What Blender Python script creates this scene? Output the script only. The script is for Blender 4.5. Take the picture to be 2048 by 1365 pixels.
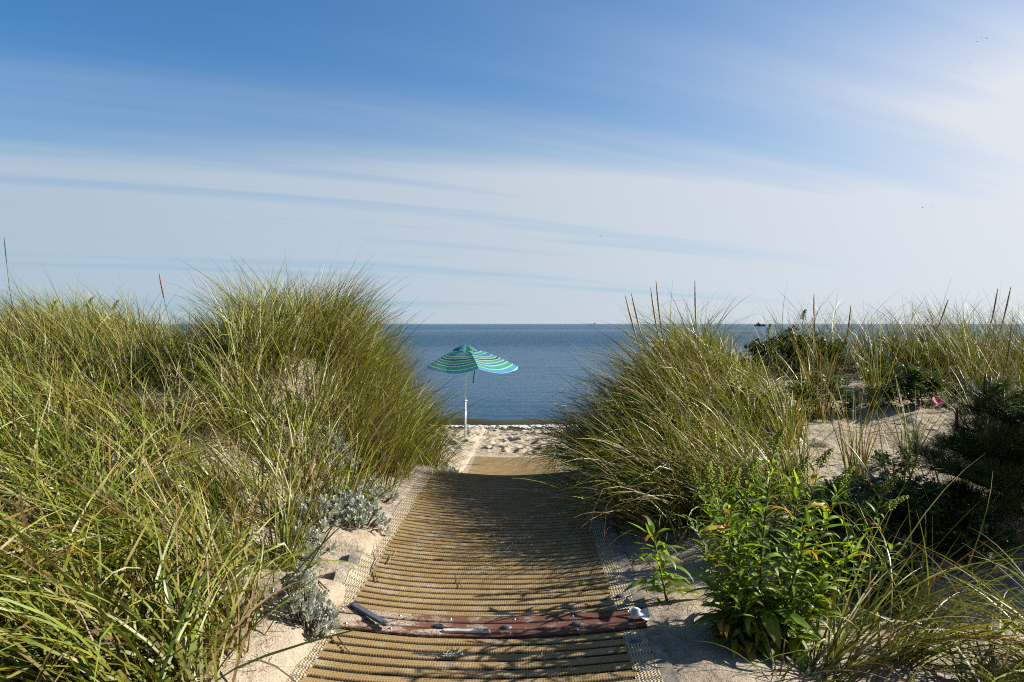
import bpy, math, random
import numpy as np
from mathutils import Vector, Matrix

# ------------------------------------------------------------------ camera, sky, sun, exposure
sc = bpy.context.scene
for o in list(bpy.data.objects):
    bpy.data.objects.remove(o)
COL = sc.collection
R = math.radians
EYE = 1.55
FPX = 1593.0                      # focal length in pixels of the 2048 wide picture (28 mm lens)

cam_d = bpy.data.cameras.new('camera')
cam_d.sensor_width = 36.0
cam_d.lens = 28.0
cam_d.shift_y = -34.5 / 2048.0
cam_d.clip_start = 0.05
cam_d.clip_end = 90000.0
cam = bpy.data.objects.new('camera', cam_d)
cam.location = (0, 0, EYE)
cam.rotation_euler = (R(90), 0, 0)
COL.objects.link(cam)
sc.camera = cam

SUN_AZ = R(10.0)                  # from +x (right) towards +y (the sea)
SUN_EL = R(28.0)
sun_dir = Vector((math.cos(SUN_EL) * math.cos(SUN_AZ), math.cos(SUN_EL) * math.sin(SUN_AZ), math.sin(SUN_EL)))

world = bpy.data.worlds.new('World')
sc.world = world
world.use_nodes = True
wt = world.node_tree
wt.nodes.clear()


def wn(kind, **kw):
    n = wt.nodes.new(kind)
    for k, v in kw.items():
        setattr(n, k, v)
    return n


def wmath(op, a, b=None, c=None, clamp=False):
    n = wn('ShaderNodeMath', operation=op, use_clamp=clamp)
    for i, v in enumerate((a, b, c)):
        if v is None:
            continue
        if isinstance(v, (int, float)):
            n.inputs[i].default_value = v
        else:
            wt.links.new(v, n.inputs[i])
    return n.outputs[0]


SKX, SKY_ = 11.7, 0.6
sky = wn('ShaderNodeTexSky', sky_type='NISHITA')
sky.sun_disc = False
sky.sun_elevation = SUN_EL
sky.sun_rotation = R(90) - SUN_AZ
sky.altitude = 0.0
sky.air_density = 1.0
sky.dust_density = 0.3
sky.ozone_density = 2.2
tcw = wn('ShaderNodeTexCoord')
sep = wn('ShaderNodeSeparateXYZ')
wt.links.new(tcw.outputs['Generated'], sep.inputs[0])
zc = wmath('MAXIMUM', sep.outputs[2], 0.0)
zz = wmath('ADD', zc, 0.085)
pu = wmath('DIVIDE', sep.outputs[0], zz)
pv = wmath('DIVIDE', sep.outputs[1], zz)
comb = wn('ShaderNodeCombineXYZ')
wt.links.new(pu, comb.inputs[0])
wt.links.new(pv, comb.inputs[1])
mp = wn('ShaderNodeMapping')
mp.inputs['Rotation'].default_value = (0, 0, R(-25))
wt.links.new(comb.outputs[0], mp.inputs[0])
mp1 = wn('ShaderNodeMapping')
mp1.inputs['Scale'].default_value = (0.11, 0.78, 1.0)
mp1.inputs['Location'].default_value = (SKX, SKY_, 0.0)
wt.links.new(mp.outputs[0], mp1.inputs[0])
n1 = wn('ShaderNodeTexNoise')
n1.inputs['Scale'].default_value = 1.0
n1.inputs['Detail'].default_value = 5.0
n1.inputs['Roughness'].default_value = 0.52
n1.inputs['Distortion'].default_value = 0.35
wt.links.new(mp1.outputs[0], n1.inputs['Vector'])
mp2 = wn('ShaderNodeMapping')
mp2.inputs['Scale'].default_value = (0.16, 2.4, 1.0)
wt.links.new(mp.outputs[0], mp2.inputs[0])
n2 = wn('ShaderNodeTexNoise')
n2.inputs['Scale'].default_value = 1.0
n2.inputs['Detail'].default_value = 6.0
n2.inputs['Roughness'].default_value = 0.6
n2.inputs['Distortion'].default_value = 0.5
wt.links.new(mp2.outputs[0], n2.inputs['Vector'])
broad = wn('ShaderNodeMapRange', interpolation_type='SMOOTHSTEP')
broad.inputs['From Min'].default_value = 0.24
broad.inputs['From Max'].default_value = 0.80
wt.links.new(n1.outputs['Fac'], broad.inputs['Value'])
fine = wn('ShaderNodeMapRange', interpolation_type='SMOOTHSTEP')
fine.inputs['From Min'].default_value = 0.30
fine.inputs['From Max'].default_value = 0.75
fine.inputs['To Min'].default_value = 0.66
fine.inputs['To Max'].default_value = 1.25
wt.links.new(n2.outputs['Fac'], fine.inputs['Value'])
cirrus = wmath('MULTIPLY', broad.outputs[0], fine.outputs[0])
# forward scattering of thin ice cloud and haze: brighter towards the sun, everywhere on the sphere
dotn = wn('ShaderNodeVectorMath', operation='DOT_PRODUCT')
wt.links.new(tcw.outputs['Generated'], dotn.inputs[0])
dotn.inputs[1].default_value = tuple(sun_dir)
g01 = wmath('MULTIPLY_ADD', dotn.outputs['Value'], 0.5, 0.5, clamp=True)
phase = wmath('POWER', g01, 4.8)
hz = wmath('POWER', wmath('SUBTRACT', 1.0, zc, clamp=True), 5.0)  # longer path through the layer near the horizon
low = wn('ShaderNodeMapRange', interpolation_type='SMOOTHSTEP')
low.inputs['From Min'].default_value = 0.38
low.inputs['From Max'].default_value = 0.12
wt.links.new(zc, low.inputs['Value'])
low = low.outputs[0]
veil = wmath('MULTIPLY_ADD', phase, wmath('MULTIPLY_ADD', low, 0.95, 0.38), wmath('MULTIPLY', hz, 0.66))
dens = wmath('MULTIPLY_ADD', cirrus, wmath('MULTIPLY_ADD', phase, 0.35, wmath('MULTIPLY_ADD', low, 0.88, 0.08)), veil)
dens = wmath('MINIMUM', dens, 0.95)
ccol = wn('ShaderNodeMix', data_type='RGBA')
ccol.inputs['A'].default_value = (2.8, 3.55, 4.25, 1)
ccol.inputs['B'].default_value = (6.8, 6.65, 6.65, 1)
wt.links.new(wmath('POWER', g01, 2.5), ccol.inputs['Factor'])
tint = wn('ShaderNodeMix', data_type='RGBA', blend_type='MULTIPLY')
tint.inputs['Factor'].default_value = 1.0
tint.inputs['B'].default_value = (0.075, 0.55, 0.90, 1)
wt.links.new(sky.outputs[0], tint.inputs['A'])
smix = wn('ShaderNodeMix', data_type='RGBA')
wt.links.new(dens, smix.inputs['Factor'])
wt.links.new(tint.outputs['Result'], smix.inputs['A'])
wt.links.new(ccol.outputs['Result'], smix.inputs['B'])
bg = wn('ShaderNodeBackground')
bg.inputs['Strength'].default_value = 0.0505
wt.links.new(smix.outputs['Result'], bg.inputs['Color'])
wo = wn('ShaderNodeOutputWorld')
wt.links.new(bg.outputs[0], wo.inputs['Surface'])

sun_d = bpy.data.lights.new('sun', 'SUN')
sun_d.energy = 5.0
sun_d.angle = R(0.55)
sun_d.color = (1.0, 0.93, 0.82)
sun = bpy.data.objects.new('sun', sun_d)
sun.rotation_euler = (-sun_dir).to_track_quat('-Z', 'Y').to_euler()
sun.location = sun_dir * 60
COL.objects.link(sun)

sc.view_settings.view_transform = 'Standard'
sc.view_settings.look = 'None'
sc.view_settings.exposure = 1.55
sc.view_settings.gamma = 1.0
sc.view_settings.use_curve_mapping = False
sc.cycles.max_bounces = 6
sc.cycles.diffuse_bounces = 2
sc.cycles.glossy_bounces = 2
sc.cycles.transmission_bounces = 3
sc.cycles.transparent_max_bounces = 6
sc.cycles.use_adaptive_sampling = True
sc.cycles.adaptive_threshold = 0.015
sc.cycles.use_denoising = False
sc.cycles.filter_width = 1.1
sc.cycles.sample_clamp_direct = 5.0
sc.cycles.sample_clamp_indirect = 3.0
sc.cycles.caustics_reflective = False
sc.cycles.caustics_refractive = False

rng = np.random.default_rng(11)
rnd = random.Random(5)


# ------------------------------------------------------------------ numpy noise and terrain
def _hash(ix, iy, seed):
    h = (ix.astype(np.int64) * 374761393 + iy.astype(np.int64) * 668265263 + seed * 144665) & 0xFFFFFFFF
    h = ((h ^ (h >> 13)) * 1274126177) & 0xFFFFFFFF
    return ((h ^ (h >> 16)) & 0xFFFF) / 65535.0


def vnoise(x, y, seed=0):
    ix = np.floor(x); iy = np.floor(y)
    fx = x - ix; fy = y - iy
    fx = fx * fx * (3 - 2 * fx); fy = fy * fy * (3 - 2 * fy)
    a = _hash(ix, iy, seed); b = _hash(ix + 1, iy, seed)
    c = _hash(ix, iy + 1, seed); d = _hash(ix + 1, iy + 1, seed)
    return (a + (b - a) * fx) * (1 - fy) + (c + (d - c) * fx) * fy - 0.5


def fbm(x, y, seed=0, octv=4):
    s = 0.0; a = 1.0
    for k in range(octv):
        s = s + a * vnoise(x * 2 ** k + 17.3 * k, y * 2 ** k - 9.1 * k, seed + k)
        a *= 0.5
    return s


def smooth(t):
    t = np.clip(t, 0, 1)
    return t * t * (3 - 2 * t)


BASE_Y = np.array([-80, 0, 6.5, 7.3, 8.0, 8.6, 9.2, 10, 11, 12, 13, 14.3, 17, 21.6, 24, 40, 90])
BASE_Z = np.array([.0, .0, .015, .02, .0, -.09, -.27, -.5, -.69, -.785, -.825, -.865, -.975, -1.33, -1.55, -3.2, -6.0])
_py = np.linspace(-80, 90, 6801)
_pz = np.interp(_py, BASE_Y, BASE_Z)
_k = np.hanning(27); _k /= _k.sum()
_pz = np.convolve(np.pad(_pz, 13, mode='edge'), _k, 'valid')


def base(y):
    return np.interp(y, _py, _pz)


def axis(y):
    return -0.145 + 0.02 * (np.clip(y, 3, 15) - 4.5)


def path_z(x, y):
    u = (x - axis(y)) / 0.86
    fade = 1 - smooth((y - 11) / 3.0)
    return base(y) + 0.075 * np.minimum(u * u, 1.4) * (0.25 + 0.75 * fade) * np.where(u > 0, 0.8, 1.0)


LY = [-80, 0, 3, 4.5, 6, 8, 9.5, 10.6, 11.6, 12.8, 14.3, 17, 21.6, 40, 90]
LZ = [.3, .12, .25, .45, .70, 1.04, 1.14, .95, .35, -.45, -.82, -.97, -1.33, -3.2, -6]
RY = [-80, 0, 3.4, 4.0, 4.6, 5.5, 7, 8, 9.2, 10.4, 11.6, 12.8, 14.3, 17, 21.6, 40, 90]
RZ = [.2, .05, .03, .08, .20, .40, .68, .84, 1.02, .92, .3, -.5, -.82, -.97, -1.33, -3.2, -6]

fp_rng = np.random.default_rng(3)
FOOT = []
for _ in range(420):
    FOOT.append((fp_rng.uniform(-5.5, 6), fp_rng.uniform(14.7, 21.0), fp_rng.uniform(.10, .2), fp_rng.uniform(.07, .11),
                 fp_rng.uniform(0, math.pi), fp_rng.uniform(.035, .08)))
for _ in range(60):
    FOOT.append((fp_rng.uniform(1.7, 4.5), fp_rng.uniform(4.6, 8.2), fp_rng.uniform(.10, .16), fp_rng.uniform(.05, .08),
                 fp_rng.uniform(0, math.pi), fp_rng.uniform(.012, .03)))


def ground(x, y, foot=False, fine=True):
    x = np.asarray(x, float); y = np.asarray(y, float)
    u = x - axis(y)
    pz = path_z(x, y)
    wl = np.interp(y, [2, 5, 8, 10], [1.3, 1.25, 1.15, 1.1])
    tl = smooth((-u - 0.93) / wl)
    tr = smooth((u - 0.92) / np.interp(y, [2, 5, 6, 9], [1.5, 1.3, 1.1, 1.1]))
    zl = np.interp(y, LY, LZ); zr = np.interp(y, RY, RZ)
    dune = smooth((14.5 - y) / 2.5) * smooth((y + 3) / 5)
    # the dune falls off gently away from the path so that the ground does not end in a wall
    zl = zl - .13 * np.exp(-(((x + 3.6) / .7) ** 2 + ((y - 9.2) / 1.3) ** 2)) + .10 * np.exp(-(((x + 2.0) / .8) ** 2 + ((y - 8.4) / 1.0) ** 2)) + dune * 0.22 * fbm(x * .45, y * .45, 5, 3)
    zr = zr + dune * 0.20 * fbm(x * .5, y * .5, 9, 3)
    z = pz + (zl - pz) * tl + (zr - pz) * tr
    off = np.maximum(np.abs(u) - 0.70, 0)
    sidel = (u < 0)
    # sand drifted over the mat's edges, unevenly
    drift = smooth((np.abs(u) - 0.66) / 0.3)
    n = fbm(x * 2.2 + 3, y * 2.2, 21, 3)
    amount = np.where(sidel, np.interp(y, [2.5, 3.3, 3.6, 4.25, 4.5, 4.9, 5.2, 5.6, 6.5, 8, 9, 11, 12.5, 14.5], [.06, .06, .085, .06, .0, .0, .035, .005, .0, .012, .02, .035, .03, .03]),
                      np.interp(y, [2.5, 4, 6, 7, 8, 9, 11, 12.5, 14.5], [.0, -.004, -.004, .02, .03, .03, .035, .03, .03]))
    z = z + drift * (amount + 0.035 * n * np.interp(y, [3, 5, 11, 13], [1, .8, 1.2, 1.5]))
    hemsand = np.where(sidel, np.interp(y, [2.5, 4.44, 4.52, 4.70, 4.80, 4.86, 5.0, 5.08, 5.6, 6, 8], [.03, .03, -.01, -.01, .035, -.005, -.005, .04, .035, .012, .02]), 0.0)
    z = z + hemsand * smooth((np.abs(u) - .76) / .06) * smooth((1.3 - np.abs(u)) / .3)
    z = z - 0.016 * (1 + 1.5 * smooth((y - 11) / 1.0)) * (1 - smooth((np.abs(u) - 0.60) / 0.25)) * (1 - smooth((y - 14.1) / .3))
    if fine:
        am = smooth((np.abs(u) - 0.8) / 0.3) + smooth((y - 14.2) / .4) * (1 - smooth((np.abs(u) - 0.8) / 0.3))
        z = z + am * (0.02 * fbm(x * 3.5, y * 3.5, 31, 4) + 0.012 * fbm(x * 11, y * 11, 41, 3))
        # wind ripples and trampled sand on the beach
        z = z + np.maximum(smooth((y - 14.3) / .6), smooth((y - 12) / 2) * smooth((np.abs(u) - .75) / .3)) * smooth((21.3 - y) / 1.0) * 0.05 * fbm(x * 2.3, y * 2.3, 51, 3)
    if foot:
        for (fx, fy, a, b, ang, dep) in FOOT:
            m = (np.abs(x - fx) < .6) & (np.abs(y - fy) < .6)
            if not m.any():
                continue
            dx = x[m] - fx; dy = y[m] - fy
            p = (dx * math.cos(ang) + dy * math.sin(ang)) / a
            q = (-dx * math.sin(ang) + dy * math.cos(ang)) / b
            r2 = p * p + q * q
            z[m] += -dep * np.exp(-r2 ** 2 * .8) + dep * .45 * np.exp(-((np.sqrt(r2) - 1.7) / .45) ** 2)
    return z


def gz(x, y):
    return float(ground(np.array([x]), np.array([y]))[0])


# ------------------------------------------------------------------ mesh helpers
def np_mesh(name, verts, faces, smooth_sh=True, col=None, uv=None):
    """verts (N,3), faces (M,4) or (M,3) arrays."""
    verts = np.asarray(verts, np.float32); faces = np.asarray(faces, np.int32)
    me = bpy.data.meshes.new(name)
    k = faces.shape[1]
    me.vertices.add(len(verts)); me.vertices.foreach_set('co', verts.ravel())
    me.loops.add(faces.size); me.loops.foreach_set('vertex_index', faces.ravel())
    me.polygons.add(len(faces))
    me.polygons.foreach_set('loop_start', np.arange(0, faces.size, k, dtype=np.int32))
    me.polygons.foreach_set('loop_total', np.full(len(faces), k, np.int32))
    me.polygons.foreach_set('use_smooth', np.full(len(faces), smooth_sh, bool))
    if col is not None:
        at = me.attributes.new('tint', 'FLOAT_COLOR', 'POINT')
        c = np.ones((len(verts), 4), np.float32); c[:, :3] = col
        at.data.foreach_set('color', c.ravel())
    if uv is not None:
        ul = me.uv_layers.new(name='UVMap')
        ul.data.foreach_set('uv', np.asarray(uv, np.float32)[faces.ravel()].ravel())
    me.update(calc_edges=True)
    me.validate(verbose=False)
    return me


class MB:
    """collects pieces of one mesh"""
    def __init__(self):
        self.v = []; self.f = []; self.c = []; self.u = []; self.n = 0

    def add(self, v, f, c=None, uv=None):
        v = np.asarray(v, float).reshape(-1, 3)
        self.v.append(v)
        for q in f:
            self.f.append([i + self.n for i in q])
        self.c.append(np.tile(c if c is not None else (1, 1, 1), (len(v), 1)) if c is None or np.ndim(c) == 1 else np.asarray(c))
        self.u.append(np.zeros((len(v), 2)) if uv is None else np.asarray(uv))
        self.n += len(v)
        return self

    def tube(self, pts, rad, n=6, c=None, cap=True):
        pts = [Vector(p) for p in pts]
        if not hasattr(rad, '__len__'):
            rad = [rad] * len(pts)
        rows = []
        up = Vector((0, 0, 1))
        a = None
        for i, p in enumerate(pts):
            t = (pts[min(i + 1, len(pts) - 1)] - pts[max(i - 1, 0)]).normalized()
            if a is None:
                a = t.cross(up if abs(t.z) < .9 else Vector((1, 0, 0))).normalized()
            a = (a - t * a.dot(t)).normalized()
            b = t.cross(a)
            for k in range(n):
                th = 2 * math.pi * k / n
                rows.append(p + (a * math.cos(th) + b * math.sin(th)) * rad[i])
        f = []
        for i in range(len(pts) - 1):
            for k in range(n):
                k2 = (k + 1) % n
                f.append([i * n + k, i * n + k2, (i + 1) * n + k2, (i + 1) * n + k])
        if cap:
            f.append(list(range(n))[::-1]); f.append([(len(pts) - 1) * n + k for k in range(n)])
        return self.add([tuple(r) for r in rows], f, c)

    def box(self, lo, hi, mat=None, c=None):
        x0, y0, z0 = lo; x1, y1, z1 = hi
        v = [(x0, y0, z0), (x1, y0, z0), (x1, y1, z0), (x0, y1, z0), (x0, y0, z1), (x1, y0, z1), (x1, y1, z1), (x0, y1, z1)]
        if mat is not None:
            v = [tuple(mat @ Vector(p)) for p in v]
        return self.add(v, [[0, 3, 2, 1], [4, 5, 6, 7], [0, 1, 5, 4], [1, 2, 6, 5], [2, 3, 7, 6], [3, 0, 4, 7]], c)

    def mesh(self, name, smooth_sh=True):
        me = bpy.data.meshes.new(name)
        v = np.concatenate(self.v)
        me.from_pydata([tuple(p) for p in v], [], self.f)
        at = me.attributes.new('tint', 'FLOAT_COLOR', 'POINT')
        c = np.ones((len(v), 4), np.float32); c[:, :3] = np.concatenate(self.c)
        at.data.foreach_set('color', c.ravel())
        ul = me.uv_layers.new(name='UVMap')
        li = np.zeros(len(me.loops), np.int32); me.loops.foreach_get('vertex_index', li)
        ul.data.foreach_set('uv', np.concatenate(self.u).astype(np.float32)[li].ravel())
        me.polygons.foreach_set('use_smooth', np.full(len(me.polygons), smooth_sh, bool))
        me.update()
        return me


def obj(name, me, mat=None, parent=None, loc=None, kind=None, label=None):
    o = bpy.data.objects.new(name, me)
    COL.objects.link(o)
    if mat is not None and len(me.materials) == 0:
        me.materials.append(mat)
    if parent is not None:
        o.parent = parent
    if loc is not None:
        o.location = loc
    if kind:
        o['kind'] = kind
    if label:
        o['label'] = label
    return o


def tag(o, label, cat, group=None, kind=None):
    o['label'] = label
    o['category'] = cat
    if group:
        o['group'] = group
    if kind:
        o['kind'] = kind
    return o


def thing(name, label, cat, loc=(0, 0, 0), rz=0, group=None):
    o = bpy.data.objects.new(name, None)
    o.empty_display_size = .1
    o.location = loc
    o.rotation_euler = (0, 0, rz)
    COL.objects.link(o)
    return tag(o, label, cat, group)


# ------------------------------------------------------------------ materials
def new_mat(name):
    m = bpy.data.materials.new(name)
    m.use_nodes = True
    nt = m.node_tree
    nt.nodes.clear()
    out = nt.nodes.new('ShaderNodeOutputMaterial')
    return m, nt, out


ALB = 0.56                        # measured colours below are scaled to real reflectances for this exposure


class G:
    """short node writing"""
    def __init__(self, nt):
        self.t = nt

    def n(self, kind, **kw):
        x = self.t.nodes.new(kind)
        for k, v in kw.items():
            setattr(x, k, v)
        return x

    def set(self, sock, v):
        if isinstance(v, bpy.types.NodeSocket):
            self.t.links.new(v, sock)
        elif isinstance(v, (tuple, list)) and len(v) == 3 and sock.type == 'RGBA':
            sock.default_value = (*v, 1)
        else:
            sock.default_value = v

    def math(self, op, a, b=None, c=None, clamp=False):
        x = self.n('ShaderNodeMath', operation=op, use_clamp=clamp)
        for i, v in enumerate((a, b, c)):
            if v is not None:
                self.set(x.inputs[i], v)
        return x.outputs[0]

    def mix(self, fac, a, b, blend='MIX'):
        x = self.n('ShaderNodeMix', data_type='RGBA', blend_type=blend)
        self.set(x.inputs['Factor'], fac); self.set(x.inputs['A'], a); self.set(x.inputs['B'], b)
        return x.outputs['Result']

    def noise(self, vec, scale, detail=3, rough=.55, dist=0):
        x = self.n('ShaderNodeTexNoise')
        if vec is not None:
            self.set(x.inputs['Vector'], vec)
        x.inputs['Scale'].default_value = scale
        x.inputs['Detail'].default_value = detail
        x.inputs['Roughness'].default_value = rough
        x.inputs['Distortion'].default_value = dist
        return x.outputs['Fac']

    def ramp(self, v, lo, hi, a=0.0, b=1.0, smooth_=True):
        x = self.n('ShaderNodeMapRange', interpolation_type='SMOOTHSTEP' if smooth_ else 'LINEAR')
        self.set(x.inputs['Value'], v)
        x.inputs['From Min'].default_value = lo; x.inputs['From Max'].default_value = hi
        x.inputs['To Min'].default_value = a; x.inputs['To Max'].default_value = b
        return x.outputs[0]

    def mapping(self, vec, scale=(1, 1, 1), loc=(0, 0, 0), rot=(0, 0, 0)):
        x = self.n('ShaderNodeMapping')
        self.set(x.inputs[0], vec)
        x.inputs['Scale'].default_value = scale
        x.inputs['Location'].default_value = loc
        x.inputs['Rotation'].default_value = rot
        return x.outputs[0]

    def bump(self, h, strength, dist, normal=None):
        x = self.n('ShaderNodeBump')
        x.inputs['Strength'].default_value = strength
        x.inputs['Distance'].default_value = dist
        self.set(x.inputs['Height'], h)
        if normal is not None:
            self.set(x.inputs['Normal'], normal)
        return x.outputs[0]

    def bsdf(self, col, rough=.7, spec=.4, normal=None, **kw):
        x = self.n('ShaderNodeBsdfPrincipled')
        self.set(x.inputs['Base Color'], self.mix(1.0, col, (ALB, ALB, ALB), 'MULTIPLY'))
        self.set(x.inputs['Roughness'], rough)
        self.set(x.inputs['Specular IOR Level'], spec)
        if normal is not None:
            self.set(x.inputs['Normal'], normal)
        for k, v in kw.items():
            self.set(x.inputs[k], v)
        return x.outputs[0]


def simple(name, col, rough=.6, spec=.4, metal=0.0, var=.25, scale=30, bump=.0):
    m, nt, out = new_mat(name); g = G(nt)
    tc = g.n('ShaderNodeTexCoord').outputs['Object']
    n = g.noise(tc, scale, 4)
    c = g.mix(g.ramp(n, .3, .7), tuple(v * (1 - var) for v in col), tuple(min(1, v * (1 + var)) for v in col))
    nor = g.bump(n, bump, .01) if bump else None
    s = g.bsdf(c, rough, spec, nor, Metallic=metal)
    nt.links.new(s, out.inputs[0])
    return m


def leafy(name, trans=.35, rough=.45, spec=.35, tintscale=(1, 1, 1), vary=.3, sheen=0.0, tr_tint=(1.15, 1.1, .6)):
    """thin leaf: colour from the 'tint' attribute, part of the light passes through"""
    m, nt, out = new_mat(name); g = G(nt)
    a = g.n('ShaderNodeAttribute', attribute_name='tint').outputs['Color']
    geo = g.n('ShaderNodeNewGeometry')
    n = g.noise(geo.outputs['Position'], 9, 2)
    info = g.n('ShaderNodeObjectInfo').outputs['Random']
    k = g.math('MULTIPLY', g.ramp(n, .25, .75, 1 - vary, 1 + vary), g.ramp(info, 0, 1, .85, 1.15, False))
    kk = g.n('ShaderNodeCombineXYZ')
    for i in range(3):
        g.set(kk.inputs[i], g.math('MULTIPLY', k, float(tintscale[i])))
    c = g.mix(1.0, a, kk.outputs[0], 'MULTIPLY')
    s = g.bsdf(c, rough, spec)
    tr = g.n('ShaderNodeBsdfTranslucent')
    g.set(tr.inputs[0], g.mix(1.0, c, tuple(v * ALB for v in tr_tint), 'MULTIPLY'))
    mx = g.n('ShaderNodeMixShader')
    mx.inputs[0].default_value = trans
    nt.links.new(s, mx.inputs[1]); nt.links.new(tr.outputs[0], mx.inputs[2])
    nt.links.new(mx.outputs[0], out.inputs[0])
    return m


M_GRASS = leafy('beach grass blade', .24, .44, .32, tintscale=(1.26, 1.26, 1.0))
M_DRY = leafy('dry grass blade', .25, .6, .25, tr_tint=(1.1, 1.0, .8))
M_LEAF = leafy('goldenrod leaf', .46, .48, .35, tintscale=(1.85, 1.75, 1.3), tr_tint=(1.7, 1.6, .5))
M_SILVER = leafy('silver felted leaf', .2, .85, .1, vary=.18, tr_tint=(1, 1, .9))
M_ROSE = leafy('rose leaf', .3, .45, .3, tintscale=(1.3, 1.35, 1.1))
M_NEEDLE = leafy('pine needle', .15, .5, .2)
M_STEM = leafy('plant stem', .05, .55, .3)


def sand_material():
    m, nt, out = new_mat('dune sand'); g = G(nt)
    p = g.n('ShaderNodeNewGeometry').outputs['Position']
    sp = g.n('ShaderNodeSeparateXYZ'); g.set(sp.inputs[0], p)
    grain = g.noise(p, 420, 3, .7)
    grit = g.noise(p, 95, 3, .7)
    blot = g.noise(p, 2.2, 4, .6)
    c = g.mix(g.ramp(blot, .3, .7), (.50, .415, .305), (.60, .515, .40))
    c = g.mix(g.ramp(grain, .25, .75), g.mix(.35, c, (.25, .18, .12)), c)
    c = g.mix(g.ramp(grit, .66, .74), c, (.72, .67, .58))
    debris = g.noise(g.mapping(p, (1, 1.6, 1)), 38, 2, .6)
    patch = g.noise(p, 3.1, 2)
    c = g.mix(g.math('MULTIPLY', g.ramp(debris, .66, .71), g.ramp(patch, .45, .6, 0, .85)), c, (.085, .055, .03))
    # wet sand by the waterline (z below -1.22)
    wet = g.ramp(g.math('ADD', sp.outputs[2], g.math('MULTIPLY', blot, .10)), -1.24, -1.17, 1, 0)
    c = g.mix(wet, c, (.20, .155, .105))
    h = g.math('ADD', g.math('MULTIPLY', grit, .6), g.math('MULTIPLY', grain, .3))
    h2 = g.noise(p, 17, 4, .6)
    nor = g.bump(h2, .55, .06, g.bump(h, .8, .016))
    s = g.bsdf(c, g.ramp(wet, 0, 1, .92, .35, False), .2, nor)
    nt.links.new(s, out.inputs[0])
    return m


M_SAND = sand_material()


def sea_material():
    m, nt, out = new_mat('sea water'); g = G(nt)
    p = g.n('ShaderNodeNewGeometry').outputs['Position']
    sp = g.n('ShaderNodeSeparateXYZ'); g.set(sp.inputs[0], p)
    y = sp.outputs[1]
    w1 = g.noise(g.mapping(p, (.55, 1.9, 1), rot=(0, 0, R(8))), 1.0, 4, .62, .4)
    w2 = g.noise(g.mapping(p, (1.7, 4.6, 1), rot=(0, 0, R(-6))), 1.0, 4, .65, .5)
    w3 = g.noise(g.mapping(p, (.06, .25, 1), rot=(0, 0, R(3))), 1.0, 3, .6, .3)
    # patches of wind on the water: rougher and calmer bands
    band = g.noise(g.mapping(p, (.0011, .011, 1)), 1.0, 3, .55, .2)
    calm = g.ramp(band, .36, .66, 1.0, .25)
    h = g.math('ADD', g.math('MULTIPLY', w1, .60), g.math('ADD', g.math('MULTIPLY', w2, .26), g.math('MULTIPLY', w3, 2.2)))
    h = g.math('MULTIPLY', h, calm)
    nor = g.bump(h, 1.0, 1.0)
    shallow = g.ramp(y, 22.0, 23.6, 1, 0)
    c = g.mix(shallow, (.019, .052, .092), (.060, .052, .018))
    body = g.n('ShaderNodeBsdfDiffuse'); g.set(body.inputs[0], c)
    gl_ = g.n('ShaderNodeBsdfGlossy'); gl_.inputs['Roughness'].default_value = .10; gl_.inputs[0].default_value = (.9, .95, 1, 1)
    g.set(gl_.inputs['Normal'], nor)
    fr_ = g.n('ShaderNodeFresnel'); fr_.inputs[0].default_value = 1.33; g.set(fr_.inputs['Normal'], nor)
    # wave faces hide one another at a flat angle, so a rough sea never mirrors fully
    k = g.math('MINIMUM', g.math('MULTIPLY', fr_.outputs[0], .72), .52)
    mx = g.n('ShaderNodeMixShader'); g.set(mx.inputs[0], k)
    nt.links.new(body.outputs[0], mx.inputs[1]); nt.links.new(gl_.outputs[0], mx.inputs[2])
    nt.links.new(mx.outputs[0], out.inputs[0])
    return m


M_SEA = sea_material()
M_FOAM = simple('sea foam', (.82, .83, .82), .8, .2, var=.1, scale=25, bump=.4)


# ------------------------------------------------------------------ the setting: sand, sea
def lin(a, b, n):
    return list(np.linspace(a, b, n, endpoint=False))


gx = np.array([-900, -400, -180, -90, -50, -30, -20] + lin(-15, -7, 34) + lin(-7, -2.2, 110) + lin(-2.2, 2.2, 190) + lin(2.2, 6.5, 110) + lin(6.5, 15, 34)
              + [15, 20, 30, 50, 90, 180, 400, 900])
gy = np.array([-600, -250, -100, -50, -25, -14, -8, -5] + lin(-3, 2.2, 26) + lin(2.2, 6.5, 190) + lin(6.5, 12, 120) + lin(12, 22, 260) + [22, 22.5, 23, 24, 26, 30, 36, 45, 60, 90])
XX, YY = np.meshgrid(gx, gy)
ZZ = ground(XX.ravel(), YY.ravel(), foot=True)
nx, ny = len(gx), len(gy)
ii = (np.arange(ny - 1)[:, None] * nx + np.arange(nx - 1)[None, :]).ravel()
gf = np.stack([ii, ii + 1, ii + nx + 1, ii + nx], 1)
sand = obj('sand', np_mesh('sand', np.stack([XX.ravel(), YY.ravel(), ZZ], 1), gf), M_SAND)
tag(sand, 'pale dune sand sloping down to the trampled beach', 'sand', kind='structure')

SEA_Z = -1.31
sx = np.array([-60000, -8000, -1500, -300, -80, -30] + lin(-15, 15, 200) + [15, 30, 80, 300, 1500, 8000, 60000], float)
sy = np.array(lin(21.0, 26, 130) + lin(26, 60, 60) + [60, 80, 120, 200, 400, 900, 2000, 6000, 20000, 60000], float)
SX, SY = np.meshgrid(sx, sy)


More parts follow.
